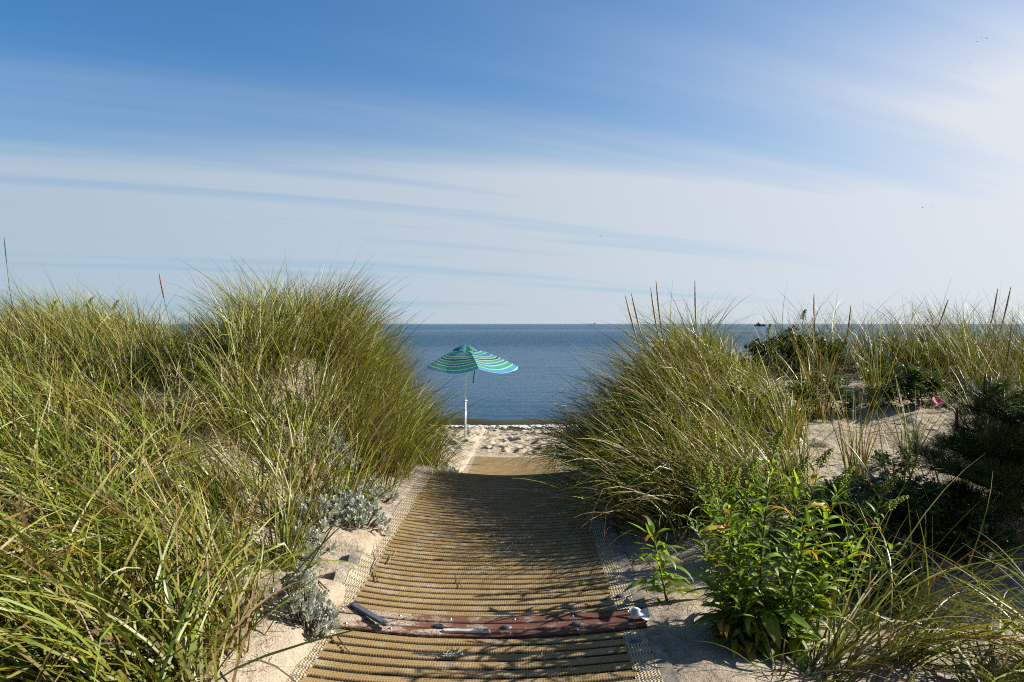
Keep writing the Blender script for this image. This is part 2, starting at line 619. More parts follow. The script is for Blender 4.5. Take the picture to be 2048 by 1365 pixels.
def wave_z(x, y):
    yc = 22.55 + .16 * fbm(x * .22, x * 0 + 1.5, 61, 3) * 2
    t = y - yc
    crest = np.where(t < 0, np.exp(-(t / .17) ** 2), np.exp(-(t / .55) ** 2))
    amp = .21 + .07 * fbm(x * .35, x * 0 + 4, 67, 2)
    t2 = y - yc - 4.2
    return SEA_Z + amp * crest + .05 * np.exp(-(t2 / .8) ** 2) + .02 * fbm(x * .7, y * 1.6, 71, 3) * smooth((40 - y) / 10) * smooth((y - 21.8) / 1.5)


sz = wave_z(SX.ravel(), SY.ravel())
nsx = len(sx)
ii = (np.arange(len(sy) - 1)[:, None] * nsx + np.arange(nsx - 1)[None, :]).ravel()
sea = obj('sea', np_mesh('sea', np.stack([SX.ravel(), SY.ravel(), sz], 1), np.stack([ii, ii + 1, ii + nsx + 1, ii + nsx], 1)), M_SEA)
tag(sea, 'blue rippled sea reaching to the horizon', 'sea', kind='structure')

# foam where the small wave breaks
fr = np.random.default_rng(8)
fv = []; ff = []
nb = 0
ICO_V = []
ph = (1 + 5 ** .5) / 2
for a, b in ((1, ph), (-1, ph), (1, -ph), (-1, -ph)):
    ICO_V += [(0, a, b), (a, b, 0), (b, 0, a)]
ICO_V = np.array(ICO_V, float); ICO_V /= np.linalg.norm(ICO_V[0])
dd = np.linalg.norm(ICO_V[:, None] - ICO_V[None], axis=2)
ICO_F = []
for i in range(12):
    for j in range(i + 1, 12):
        for k in range(j + 1, 12):
            if max(dd[i, j], dd[j, k], dd[i, k]) < 1.1:
                t = [i, j, k]
                nrm = np.cross(ICO_V[j] - ICO_V[i], ICO_V[k] - ICO_V[i])
                if nrm @ ICO_V[i] < 0:
                    t = [i, k, j]
                ICO_F.append(t)
ICO_F = np.array(ICO_F)
for k in range(2200):
    x = fr.uniform(-9, 9)
    yc = 22.55 + .32 * float(fbm(np.array([x * .22]), np.array([1.5]), 61, 3)[0])
    lace = float(fbm(np.array([x * 1.1]), np.array([.3]), 77, 3)[0])
    y = yc - .20 - abs(fr.normal(0, .26)) * (1.0 + 1.5 * lace)
    s = fr.uniform(.008, .036) * (1 + lace)
    zg = max(float(SEA_Z), float(base(np.array([y]))[0])) + .02
    v = ICO_V * (s * fr.uniform(1.5, 5.0), s * 1.3, s * fr.uniform(.4, 1.0)) + (x, y, zg + s * .2)
    fv.append(v); ff.append(ICO_F + nb); nb += 12
foam = obj('sea_foam', np_mesh('sea_foam', np.concatenate(fv), np.concatenate(ff)), M_FOAM)
tag(foam, 'white foam along the breaking wave at the waterline', 'foam', kind='stuff')


# ------------------------------------------------------------------ beach access mats
def mat_pt(u, v, lift=0.0):
    """u across (m from the mat's axis), v along (m from the camera)"""
    u = np.asarray(u, float); v = np.asarray(v, float)
    y = v + 0.03 * np.minimum(u, 0) ** 2 + .02 * fbm(u * 1.1 + 4, v * .7, 81, 2)
    x = axis(v) + u + .012 * fbm(v * 1.5, u * .3, 83, 2)
    z = path_z(x, y) + .010 * fbm(u * 2.1, v * 1.6, 85, 2) + .004 + lift
    return x, y, z


def rib_material():
    m, nt, out = new_mat('woven tan fibre'); g = G(nt)
    uv = g.n('ShaderNodeUVMap').outputs[0]
    p = g.n('ShaderNodeNewGeometry').outputs['Position']
    sp = g.n('ShaderNodeSeparateXYZ'); g.set(sp.inputs[0], uv)
    fib = g.noise(g.mapping(uv, (170, 60, 1)), 1.0, 3, .6)
    wear = g.noise(p, 3.0, 4, .6)
    strand = g.math('SINE', g.math('MULTIPLY', sp.outputs[0], 520.0))
    c = g.mix(g.ramp(wear, .3, .7), (.41, .265, .10), (.50, .355, .16))
    c = g.mix(g.ramp(fib, .2, .8), g.mix(.55, c, (.10, .065, .02)), c)
    c = g.mix(g.ramp(strand, -1, 1, .0, .05), c, (.12, .08, .025))
    dust = g.noise(p, 7.5, 5, .68)
    spk = g.noise(p, 150, 2, .6)
    c = g.mix(g.math('MULTIPLY', g.ramp(dust, .47, .68), g.ramp(spk, .42, .58, 0, .8)), c, (.56, .49, .38))
    h = g.math('ADD', g.math('MULTIPLY', strand, .15), fib)
    s = g.bsdf(c, .8, .2, g.bump(h, .5, .003))
    nt.links.new(s, out.inputs[0])
    return m


def backing_material():
    m, nt, out = new_mat('dark mesh with pale stitches'); g = G(nt)
    uv = g.n('ShaderNodeUVMap').outputs[0]
    sp = g.n('ShaderNodeSeparateXYZ'); g.set(sp.inputs[0], uv)
    p = g.n('ShaderNodeNewGeometry').outputs['Position']
    st = g.math('SINE', g.math('MULTIPLY', sp.outputs[0], 2 * math.pi / .013))
    n = g.noise(p, 60, 3)
    c = g.mix(g.ramp(st, .5, .9, 0, .26), (.010, .008, .006), g.mix(g.ramp(n, .3, .7), (.16, .13, .09), (.40, .36, .30)))
    dust = g.noise(p, 6, 4, .65)
    c = g.mix(g.ramp(dust, .58, .72, 0, .6), c, (.45, .38, .28))
    s = g.bsdf(c, .9, .1)
    nt.links.new(s, out.inputs[0])
    return m


def net_material():
    m, nt, out = new_mat('cream woven net edge'); g = G(nt)
    uv = g.n('ShaderNodeUVMap').outputs[0]
    sp = g.n('ShaderNodeSeparateXYZ'); g.set(sp.inputs[0], uv)
    p = g.n('ShaderNodeNewGeometry').outputs['Position']
    row = g.math('FRACT', g.math('DIVIDE', sp.outputs[1], .087))
    gap = g.math('MULTIPLY', g.ramp(row, .02, .08), g.ramp(row, .34, .42, 1, 0))
    st = g.ramp(g.math('SINE', g.math('MULTIPLY', sp.outputs[0], 2 * math.pi / .014)), .1, .5)
    n = g.noise(p, 90, 3)
    zig = g.math('SINE', g.math('ADD', g.math('MULTIPLY', sp.outputs[0], 420), g.math('MULTIPLY', g.math('PINGPONG', sp.outputs[1], .011), 300)))
    body = g.mix(g.ramp(zig, -.6, .6), (.36, .27, .15), (.60, .48, .30))
    holes = g.mix(st, (.12, .095, .07), (.62, .57, .48))
    c = g.mix(gap, body, holes)
    c = g.mix(g.ramp(n, .45, .75, 0, .4), c, (.58, .52, .42))
    s = g.bsdf(c, .8, .25, g.bump(g.math('ADD', zig, g.math('MULTIPLY', gap, -2.0)), .5, .004))
    nt.links.new(s, out.inputs[0])
    return m


M_RIB = rib_material()
M_BACK = backing_material()
M_NET = net_material()
M_HEM, nt, out = new_mat('grey webbing hem')
g = G(nt)
ph_ = g.n('ShaderNodeNewGeometry').outputs['Position']
c = g.mix(g.ramp(g.noise(ph_, 60, 3), .3, .7), (.15, .135, .115), (.25, .23, .20))
c = g.mix(g.math('MULTIPLY', g.ramp(g.noise(ph_, 5, 4, .65), .42, .62), g.ramp(g.noise(ph_, 120, 2), .35, .55)), c, (.50, .43, .33))
nt.links.new(g.bsdf(c, .85, .2, g.bump(g.noise(ph_, 45, 3), .4, .01)), out.inputs[0])


def sheet(u0, u1, v0, v1, nu, nv, lift):
    U, V = np.meshgrid(np.linspace(u0, u1, nu), np.linspace(v0, v1, nv))
    x, y, z = mat_pt(U.ravel(), V.ravel(), 0)
    z = z + (lift(U.ravel(), V.ravel()) if callable(lift) else lift)
    idx = (np.arange(nv - 1)[:, None] * nu + np.arange(nu - 1)[None, :]).ravel()
    return np.stack([x, y, z], 1), np.stack([idx, idx + 1, idx + nu + 1, idx + nu], 1), np.stack([U.ravel(), V.ravel()], 1)


def build_mat(name, label, v0, v1, nrib_parts):
    t = thing(name, label, 'beach mat', (0, 0, 0))
    HB = .70
    v, f, uv = sheet(-HB, HB, v0, v1, 36, max(12, int((v1 - v0) / .06)), .002)
    obj('backing', np_mesh('backing', v, f, uv=uv), M_BACK, t)
    pitch = .087
    n = int((v1 - v0 - .02) / pitch)
    prof = [(-.031, -.004), (-.0285, .006), (-.023, .0095), (-.016, .0085), (-.0125, .0045), (-.008, .0085), (.0, .0105), (.0065, .0085), (.010, .0045), (.0145, .0085), (.022, .0095), (.0275, .006), (.0305, -.004)]
    far_v = []; far_f = []; far_uv = []; off = 0
    for k in range(n):
        vc = v0 + .04 + k * pitch if v0 > 3 else v1 - .036 - k * pitch
        nu = 56
        uu = np.linspace(-HB, HB, nu)
        jit = .006 * fbm(uu * 2.3 + k * 3.1, uu * 0 + k, 91, 2)
        P = []; UVs = []
        for (dv, dz) in prof:
            vv = vc + dv + jit
            x, y, z = mat_pt(uu, vv, dz)
            P.append(np.stack([x, y, z], 1)); UVs.append(np.stack([uu, vv], 1))
        P = np.concatenate(P); UVs = np.concatenate(UVs)
        idx = (np.arange(len(prof) - 1)[:, None] * nu + np.arange(nu - 1)[None, :]).ravel()
        F = np.stack([idx, idx + 1, idx + nu + 1, idx + nu], 1)
        if k < nrib_parts:
            obj('rib', np_mesh('rib', P, F, uv=UVs), M_RIB, t)
        else:
            far_v.append(P); far_f.append(F + off); far_uv.append(UVs); off += len(P)
    if far_v:
        obj('far_ribs', np_mesh('far_ribs', np.concatenate(far_v), np.concatenate(far_f), uv=np.concatenate(far_uv)), M_RIB, t, kind='stuff')

    def flap(U, V):                      # the left hem curls up where the wind has lifted it
        a = np.exp(-((V - 4.60) / .085) ** 4) + .7 * np.exp(-((V - 4.93) / .055) ** 4)
        return .006 + np.where(U < 0, .05 * a * smooth((-U - .72) / .14), .0) + .006 * fbm(U * 8, V * 5, 99, 2)

    nv = max(12, int((v1 - v0) / .035))
    for s in (-1, 1):
        a, b = (-.80, -.69) if s < 0 else (.69, .80)
        v, f, uv = sheet(a, b, v0, v1, 8, nv, flap)
        obj('net_edge', np_mesh('net_edge', v, f, uv=uv), M_NET, t, label='cream net strip with rows of white stitches')
        a, b = (-.865, -.801) if s < 0 else (.801, .86)
        v, f, uv = sheet(a, b, v0, v1, 6, nv, flap)
        obj('hem', np_mesh('hem', v, f, uv=uv), M_HEM, t, label='grey webbing hem')
    return t


near_mat = build_mat('beach_mat', 'tan ribbed beach mat nearest the camera, below the brown joint', 2.3, 3.86, 40)
far_mat = build_mat('beach_mat', 'long tan ribbed beach mat running from the brown joint towards the sea', 4.15, 14.35, 62)

M_PLANK = None


def brown_material():
    m, nt, out = new_mat('brown recycled plastic'); g = G(nt)
    p = g.n('ShaderNodeNewGeometry').outputs['Position']
    grain = g.noise(g.mapping(p, (3, 60, 60)), 1.0, 3, .6)
    c = g.mix(g.ramp(grain, .3, .7), (.125, .050, .030), (.18, .078, .048))
    dust = g.noise(g.mapping(p, (1, 1.4, 1)), 8, 5, .7)
    spk = g.noise(p, 170, 2, .6)
    sx_ = g.n('ShaderNodeSeparateXYZ'); g.set(sx_.inputs[0], p)
    left = g.ramp(sx_.outputs[0], -.75, .2, .12, -.05)
    c = g.mix(g.math('MULTIPLY', g.ramp(g.math('ADD', dust, left), .50, .66), g.ramp(spk, .42, .56)), c, (.55, .47, .36))
    s = g.bsdf(c, .8, .2, g.bump(dust, .3, .006))
    nt.links.new(s, out.inputs[0])
    return m


M_BROWN = brown_material()
M_SCREW = simple('galvanised screw', (.62, .63, .65), .35, .5, .8, .15)
M_CAP = simple('slate grey stake cap', (.085, .105, .125), .5, .4, .0, .25, 60)
M_BLACK = simple('black cord', (.015, .013, .012), .8, .2)
joint = thing('mat_joint', 'three brown plastic planks screwed across the joint between the mats', 'joint strip')


def strip_bar(vc, u0, u1, wid, hgt, lift):
    nu = 48
    uu = np.linspace(u0, u1, nu)
    w = wid / 2
    prof = [(-w, -.01), (-w, hgt - .004), (-w + .004, hgt), (w - .004, hgt), (w, hgt - .004), (w, -.01)]
    P = []
    for dv, dz in prof:
        x, y, z = mat_pt(uu, vc + dv + .012 * fbm(uu * .9, uu * 0 + 3, 97, 2), dz + lift)
        P.append(np.stack([x, y, z], 1))
    P = np.concatenate(P)
    idx = (np.arange(len(prof) - 1)[:, None] * nu + np.arange(nu - 1)[None, :]).ravel()
    F = [list(q) for q in np.stack([idx, idx + 1, idx + nu + 1, idx + nu], 1)]
    F.append([k * nu for k in range(len(prof))]); F.append([k * nu + nu - 1 for k in range(len(prof))][::-1])
    return MB().add(P, F)


def dome(x, y, z, rx, ry, h, rot=0, n=14, rings=4):
    v = []; f = []
    for r in range(rings):
        a = r / rings
        for k in range(n):
            th = 2 * math.pi * k / n
            px = rx * math.cos(th) * math.cos(a * math.pi / 2); py = ry * math.sin(th) * math.cos(a * math.pi / 2)
            v.append((x + px * math.cos(rot) - py * math.sin(rot), y + px * math.sin(rot) + py * math.cos(rot), z + h * math.sin(a * math.pi / 2)))
    v.append((x, y, z + h))
    for r in range(rings - 1):
        for k in range(n):
            f.append([r * n + k, r * n + (k + 1) % n, (r + 1) * n + (k + 1) % n, (r + 1) * n + k])
    for k in range(n):
        f.append([(rings - 1) * n + k, (rings - 1) * n + (k + 1) % n, rings * n])
    return MB().add(v, f)


bars = [(4.105, -.86, .80, .080, .0075), (4.017, -.88, .81, .078, .0035), (3.93, -.87, .82, .074, .0045)]
for (vc, a, b, w, h) in bars:
    obj('plank', strip_bar(vc, a, b, w, h, .004).mesh('plank', False), M_BROWN, joint)
for vc in (4.06, 3.971):
    obj('cord', strip_bar(vc, -.85, .83, .012, .004, .002).mesh('cord'), M_BLACK, joint)
for vc, us in ((4.10, (-.72, -.42, -.16, .17, .47, .75)), (3.925, (-.66, -.44, .15, .48, .74))):
    for u in us:
        x, y, z = [float(q) for q in mat_pt(u, vc)]
        obj('screw', dome(x, y, z + .0105, .008, .009, .007, 0, 10, 3).mesh('screw'), M_SCREW, joint)
for u in (-.215, .13, .485):
    x, y, z = [float(q) for q in mat_pt(u, 4.0)]
    obj('stake_cap', dome(x, y, z + .008, .030, .020, .014, .2).mesh('stake_cap'), M_CAP, joint, label='slate grey oval stake cap')
for (u, v, t) in ((.745, 4.34, far_mat), (.745, 3.72, near_mat)):
    x, y, z = [float(q) for q in mat_pt(u, v)]
    obj('stake_cap', dome(x, y, z + .006, .034, .022, .013, .1).mesh('stake_cap'), M_CAP, t, label='slate grey oval stake cap on the net edge')

# ------------------------------------------------------------------ small things lying on the mat
M_ZINC = simple('grey painted bar', (.15, .18, .215), .45, .5, .35, .18, 50)


def rounded_bar(length, wid, hgt):
    pts = []
    for k in range(9):
        th = -math.pi / 2 + math.pi * k / 8
        pts.append((length / 2 - wid / 2 + math.cos(th) * wid / 2, math.sin(th) * wid / 2))
    pts += [(-a, -b) for a, b in pts]
    n = len(pts)
    v = [(a, b, 0) for a, b in pts] + [(a, b, hgt - .003) for a, b in pts] + [(a * (1 - .004 / length * 2), b * .86, hgt) for a, b in pts]
    f = [[k, (k + 1) % n, n + (k + 1) % n, n + k] for k in range(n)] + [[n + k, n + (k + 1) % n, 2 * n + (k + 1) % n, 2 * n + k] for k in range(n)]
    f.append([2 * n + k for k in range(n)])
    return MB().add(v, f)


def laid(o, p0, p1):
    """lay a bar with its ends at two points"""
    p0 = Vector(p0); p1 = Vector(p1)
    d = (p1 - p0).normalized()
    s = Vector((0, 0, 1)).cross(d).normalized()
    u = d.cross(s)
    m = Matrix((d, s, u)).transposed().to_4x4()
    m.translation = (p0 + p1) / 2
    o.matrix_world = m


def on_ground(px, py_, lift=0.0):
    """the point of the walking surface seen at a place of the photograph"""
    d = 3.0
    for _ in range(4000):
        X = (px - 1024) / FPX * d; Z = EYE - (py_ - 648) / FPX * d
        u = X - float(axis(np.array([d]))[0])
        s = max(gz(X, d), float(path_z(np.array([X]), np.array([d]))[0]) + .01 if abs(u) < .84 and d < 14.3 else -9)
        if Z <= s:
            break
        d += .01
    return Vector((X, d, s + lift))


bar = thing('metal_bar', 'slate grey flat bar with rounded ends lying across sand and brown planks', 'bar')
L = .36
obj('shaft', rounded_bar(L, .034, .014).mesh('shaft', False), M_ZINC, bar)
obj('end_plate', rounded_bar(.03, .018, .002).mesh('end_plate', False), M_CAP, bar).location = (L / 2 - .026, 0, .0145)
obj('end_plate', rounded_bar(.03, .018, .002).mesh('end_plate', False), M_CAP, bar).location = (-L / 2 + .026, 0, .0145)
pa = on_ground(704, 1214, .006); pb = on_ground(773, 1262, .024)
laid(bar, pa, pb)

M_PALE = simple('sun bleached bar', (.62, .57, .52), .7, .3, .0, .22, 30, .2)
pbar = thing('bleached_bar', 'pale dusty flat bar half buried in sand on the lowest brown plank', 'bar')
obj('shaft', rounded_bar(.24, .030, .012).mesh('shaft', False), M_PALE, pbar)
obj('end_plate', rounded_bar(.032, .016, .0015).mesh('end_plate', False), M_CAP, pbar).location = (.098, 0, .0125)
x0, y0, z0 = [float(q) for q in mat_pt(-.195, 3.93)]; x1, y1, z1 = [float(q) for q in mat_pt(.06, 3.932)]
laid(pbar, (x0, y0, z0 + .009), (x1, y1, z1 + .0115))

# little drifts of sand on the planks and the mat
dm = np.random.default_rng(4)


def sand_patch(u, v, ru, rv, h, lift):
    nr, nt_ = 5, 18
    V = []; F = []
    for r in range(nr + 1):
        for k in range(nt_):
            th = 2 * math.pi * k / nt_
            rr = r / nr * (1 + .25 * math.sin(3 * th + u * 9) + .2 * dm.uniform(-1, 1) * (r > 2))
            x, y, z = mat_pt(u + ru * rr * math.cos(th), v + rv * rr * math.sin(th))
            V.append((float(x), float(y), float(z) + lift * (r < nr) + h * (1 - (r / nr) ** 2) - .004 * (r == nr)))
    for r in range(nr):
        for k in range(nt_):
            F.append([r * nt_ + k, (r + 1) * nt_ + k, (r + 1) * nt_ + (k + 1) % nt_, r * nt_ + (k + 1) % nt_])
    return MB().add(V, F)


for i, (u, v, ru, rv, h, lift, lab) in enumerate((
        (-.24, 3.93, .10, .035, .005, .008, 'small drift of sand around the bleached bar on the brown planks'),
        (-.48, 4.0, .12, .03, .003, .007, 'thin drift of sand under the lower end of the grey bar'),
        (-.72, 4.0, .15, .06, .010, .008, 'drift of sand burying the sunlit end of the brown planks'))):
    d = obj('sand_drift', sand_patch(u, v, ru, rv, h, lift).mesh('sand_drift'), M_SAND)
    tag(d, lab, 'sand', kind='stuff')

# crumpled white paper tag
M_PAPER, nt, out = new_mat('white printed paper')
g = G(nt)
uvp = g.n('ShaderNodeUVMap').outputs[0]
spv = g.n('ShaderNodeSeparateXYZ'); g.set(spv.inputs[0], uvp)
lines = g.ramp(g.math('SINE', g.math('MULTIPLY', spv.outputs[1], 95.0)), .2, .5)
inb = g.math('MULTIPLY', g.ramp(spv.outputs[0], .05, .07), g.ramp(spv.outputs[0], .22, .24, 1, 0))
pc = g.mix(g.math('MULTIPLY', lines, inb), (.80, .80, .80), (.12, .12, .18))
nt.links.new(g.bsdf(pc, .7, .3), out.inputs[0])
pr = np.random.default_rng(12)
nu, nv = 11, 9
U, V = np.meshgrid(np.linspace(0, 1, nu), np.linspace(0, 1, nv))
zf = .016 * np.abs(np.sin(U * 3.0 + V * 1.3)) + .012 * fbm(U * 3, V * 3, 7, 2) + .022 * U * V
px_ = (U - .5) * .10 + .01 * np.sin(V * 5); py2 = (V - .5) * .075 + .012 * np.sin(U * 6)
idx = (np.arange(nv - 1)[:, None] * nu + np.arange(nu - 1)[None, :]).ravel()
pp = on_ground(1279, 1236, .006)
paper = obj('paper_tag', np_mesh('paper_tag', np.stack([px_.ravel(), py2.ravel(), zf.ravel()], 1), np.stack([idx, idx + 1, idx + nu + 1, idx + nu], 1), False,
                                 uv=np.stack([U.ravel(), V.ravel()], 1)), M_PAPER)
paper.location = pp; paper.rotation_euler = (R(8), R(-4), R(-25))
tag(paper, 'crumpled white printed paper tag at the shaded edge of the mat', 'paper')

# dried seaweed knot and twigs
M_WEED = simple('bleached dry weed', (.42, .38, .30), .8, .2, var=.4, scale=80)
M_TWIG = simple('dry twig', (.20, .13, .07), .8, .2, var=.4, scale=60)
wk = MB()
for k in range(26):
    a = pr.uniform(0, 6.28); r0 = pr.uniform(0, .025)
    p = np.array([r0 * math.cos(a) * 1.6, r0 * math.sin(a), .004])
    pts = []
    hd = pr.uniform(0, 6.28)
    for s in range(6):
        pts.append(tuple(p))
        hd += pr.normal(0, .9)
        p = p + np.array([math.cos(hd) * .012, math.sin(hd) * .008, pr.normal(.001, .006)])
        p[2] = max(.003, p[2])
    wk.tube(pts, [.0035, .003, .003, .0025, .002, .001], 5)
wo_ = on_ground(901, 1318, .012)
weed = obj('dried_weed', wk.mesh('dried_weed'), M_WEED)
weed.location = wo_
tag(weed, 'small bleached knot of dried weed on the nearest mat', 'weed')


def twig(pxs, rad, label, mat=M_TWIG, lift=.012):
    pts = [on_ground(a, b, lift + (c if len(q) > 2 else 0)) if len(q) == 2 else on_ground(a, b, q[2]) for q in pxs for a, b, c in [(q[0], q[1], q[2] if len(q) > 2 else 0)]]
    c = pts[0].copy()
    rr = [rad * (1 - .6 * i / (len(pts) - 1)) for i in range(len(pts))]
    o = obj('twig', MB().tube([tuple(p - c) for p in pts], rr, 5).mesh('twig'), mat)
    o.location = c
    tag(o, label, 'twig', 'dry twigs on the sand and mats')


twig([(755, 1168), (748, 1142), (757, 1118), (752, 1090, .02)], .0035, 'curved twig lying on the ribbed mat beside its cream edge')
twig([(776, 1132), (783, 1116), (792, 1110, .03), (786, 1122, .02)], .003, 'tiny hooked straw on the mat near its cream edge', M_WEED)
twig([(924, 1180), (917, 1165), (915, 1148)], .003, 'short dark twig lying alone in the middle of the long mat')
twig([(658, 1195, .03), (640, 1170, .01), (618, 1150, .015), (600, 1140, .02)], .005, 'dark dead stem on the bare sand beside the mat')
twig([(672, 1278, .02), (692, 1304), (700, 1310)], .004, 'short tan twig on sand below the silver plant beside the mat')
twig([(1078, 1322, .012), (1088, 1307, .014)], .0025, 'pale straw on the nearest mat among leaf shadows', M_WEED)
twig([(1010, 1104), (1024, 1095), (1026, 1090, .02)], .003, 'pale straw in the middle of the long mat', M_WEED)

# ------------------------------------------------------------------ beach umbrella
UMB = Vector((-.985, 16.8, 0)); UMB.z = gz(UMB.x, UMB.y) - .02
umb = thing('beach_umbrella', 'open beach umbrella with blue, green and white striped canopy planted in the sand', 'umbrella', UMB)
BZ = -.95 - UMB.z                       # local height of the visible foot
TOPZ = 1.107 - UMB.z


def stripe_material(name, cap=False):
    m, nt, out = new_mat(name); g = G(nt)
    uv = g.n('ShaderNodeUVMap').outputs[0]
    sp = g.n('ShaderNodeSeparateXYZ'); g.set(sp.inputs[0], uv)
    cr = g.n('ShaderNodeValToRGB')
    cr.color_ramp.interpolation = 'CONSTANT'
    BLUE = (.03, .25, .60, 1); NAVY = (.02, .06, .22, 1); GREEN = (.05, .46, .24, 1); WHITE = (.62, .78, .78, 1); SKY = (.04, .42, .74, 1)
    seq = [(0, NAVY), (.06, WHITE), (.08, GREEN), (.15, WHITE), (.165, BLUE), (.22, WHITE), (.24, GREEN), (.32, WHITE), (.335, BLUE), (.44, WHITE), (.46, GREEN),
           (.53, WHITE), (.55, NAVY), (.60, WHITE), (.62, GREEN), (.69, WHITE), (.71, BLUE), (.76, WHITE), (.785, GREEN), (.875, WHITE), (.895, SKY), (.985, WHITE)]
    el = cr.color_ramp.elements
    el[0].position, el[0].color = seq[0]
    el[1].position, el[1].color = seq[1]
    for pos, c in seq[2:]:
        e = el.new(pos); e.color = c
    g.set(cr.inputs[0], sp.outputs[0 if cap else 1])
    n = g.noise(g.n('ShaderNodeTexCoord').outputs['Object'], 5, 3)
    c = g.mix(g.ramp(n, .3, .7, 0, .15), cr.outputs[0], (.3, .4, .5))
    s = g.bsdf(c, .6, .3, g.bump(n, .25, .03))
    tr = g.n('ShaderNodeBsdfTranslucent'); g.set(tr.inputs[0], c)
    mx = g.n('ShaderNodeMixShader'); mx.inputs[0].default_value = .52
    nt.links.new(s, mx.inputs[1]); nt.links.new(tr.outputs[0], mx.inputs[2]); nt.links.new(mx.outputs[0], out.inputs[0])
    return m


M_STRIPE = stripe_material('striped canopy cloth')
M_STRIPEC = stripe_material('striped vent cloth', True)
M_POLE = simple('white painted pole', (.95, .95, .93), .35, .5, .1, .08)
M_RIBW = simple('white fibreglass rib', (.5, .5, .5), .5)
M_STRAP = simple('green tie strap', (.01, .22, .06), .6)
# rib ends: azimuth (0 = right, 90 = towards the camera), radius, height below the vent
APEX = TOPZ - .05
ribs = [(-4, 1.10, .64 - UMB.z), (72, .98, .655 - UMB.z), (151, .93, .635 - UMB.z), (203, .93, .64 - UMB.z), (258, .95, .65 - UMB.z), (308, 1.0, .66 - UMB.z)]


def rib_pt(i, t, r_in=.10):
    az, rad, z = ribs[i % len(ribs)]
    r = r_in + (rad - r_in) * t
    zz_ = APEX - .015 + (z - APEX + .015) * (.25 * t ** 1.7 + .75 * t) + .02 * math.sin(math.pi * t)
    return Vector((r * math.cos(R(az)) + .02, -r * math.sin(R(az)), zz_))


for i in range(len(ribs)):
    nt_, ns = 15, 13
    V = []; UV = []; F = []
    for a in range(nt_):
        t = a / (nt_ - 1)
        p = rib_pt(i, t); q = rib_pt(i + 1, t)
        for b in range(ns):
            s = b / (ns - 1)
            w = 4 * s * (1 - s)
            m = p.lerp(q, s)
            cen = Vector((.02, 0, m.z))
            rad = (m - cen)
            m = m + rad.normalized() * (.10 * w * rad.length) if i != 1 else m + rad.normalized() * (.07 * w * rad.length)
            m.z += -.105 * w * t ** 1.3 + .012 * math.sin(9 * t + 5 * s + i) * w
            V.append(tuple(m)); UV.append((s, t))
    for a in range(nt_ - 1):
        for b in range(ns - 1):
            F.append([a * ns + b, a * ns + b + 1, (a + 1) * ns + b + 1, (a + 1) * ns + b])
    obj('canopy_panel', MB().add(V, F, uv=UV).mesh('canopy_panel'), M_STRIPE, umb)
    pts = [tuple(rib_pt(i, k / 8) - Vector((0, 0, .012))) for k in range(9)]
    obj('rib', MB().tube(pts, .006, 5).mesh('rib'), M_RIBW, umb)
# vent cap
V = []; UV = []; F = []
nr, na = 6, 36
for r in range(nr):
    t = r / (nr - 1)
    for a in range(na):
        th = 2 * math.pi * a / na
        bul = 1 + .10 * math.cos(6 * th + .4)
        rad = .27 * t * bul
        V.append((rad * math.cos(th) + .02, -rad * math.sin(th), TOPZ - .13 * t ** 1.6 + .012 * t * math.cos(6 * th + .4)))
        UV.append(((a * 2.0 / na * 2.5) % 1.0 if a % 2 == 0 else ((a - 1) * 2.0 / na * 2.5) % 1.0, t))
for r in range(nr - 1):
    for a in range(na):
        F.append([r * na + a, r * na + (a + 1) % na, (r + 1) * na + (a + 1) % na, (r + 1) * na + a])
obj('vent_cap', MB().add(V, F, uv=UV).mesh('vent_cap'), M_STRIPEC, umb)
obj('lower_pole', MB().tube([(0, 0, BZ - .25), (0, 0, 0 + BZ + .88)], .0205, 12).mesh('lower_pole'), M_POLE, umb)
obj('upper_pole', MB().tube([(0, 0, BZ + .86), (.01, 0, TOPZ - .01)], .0185, 12).mesh('upper_pole'), M_POLE, umb)
kb = MB().tube([(0, 0, BZ + .85), (0, 0, BZ + .90)], .024, 12); kb.tube([(.02, 0, BZ + .875), (.045, 0, BZ + .875)], .009, 8)
obj('clamp', kb.mesh('clamp'), M_POLE, umb)
sp_ = [(.21, -.55, .66 - UMB.z), (.22, -.55, .56 - UMB.z), (.20, -.55, .46 - UMB.z), (.195, -.55, .34 - UMB.z)]
stv = []
for (x, y, z) in sp_:
    stv += [(x - .012, y, z), (x + .012, y + .004, z)]
obj('tie_strap', MB().add(stv, [[0, 1, 3, 2], [2, 3, 5, 4], [4, 5, 7, 6]]).mesh('tie_strap'), M_STRAP, umb)
mound = obj('sand_mound', dome(UMB.x, UMB.y, UMB.z - .03, .26, .22, .085, 0, 24, 6).mesh('sand_mound'), M_SAND)
tag(mound, 'low mound of sand heaped round the umbrella pole', 'sand', kind='structure')


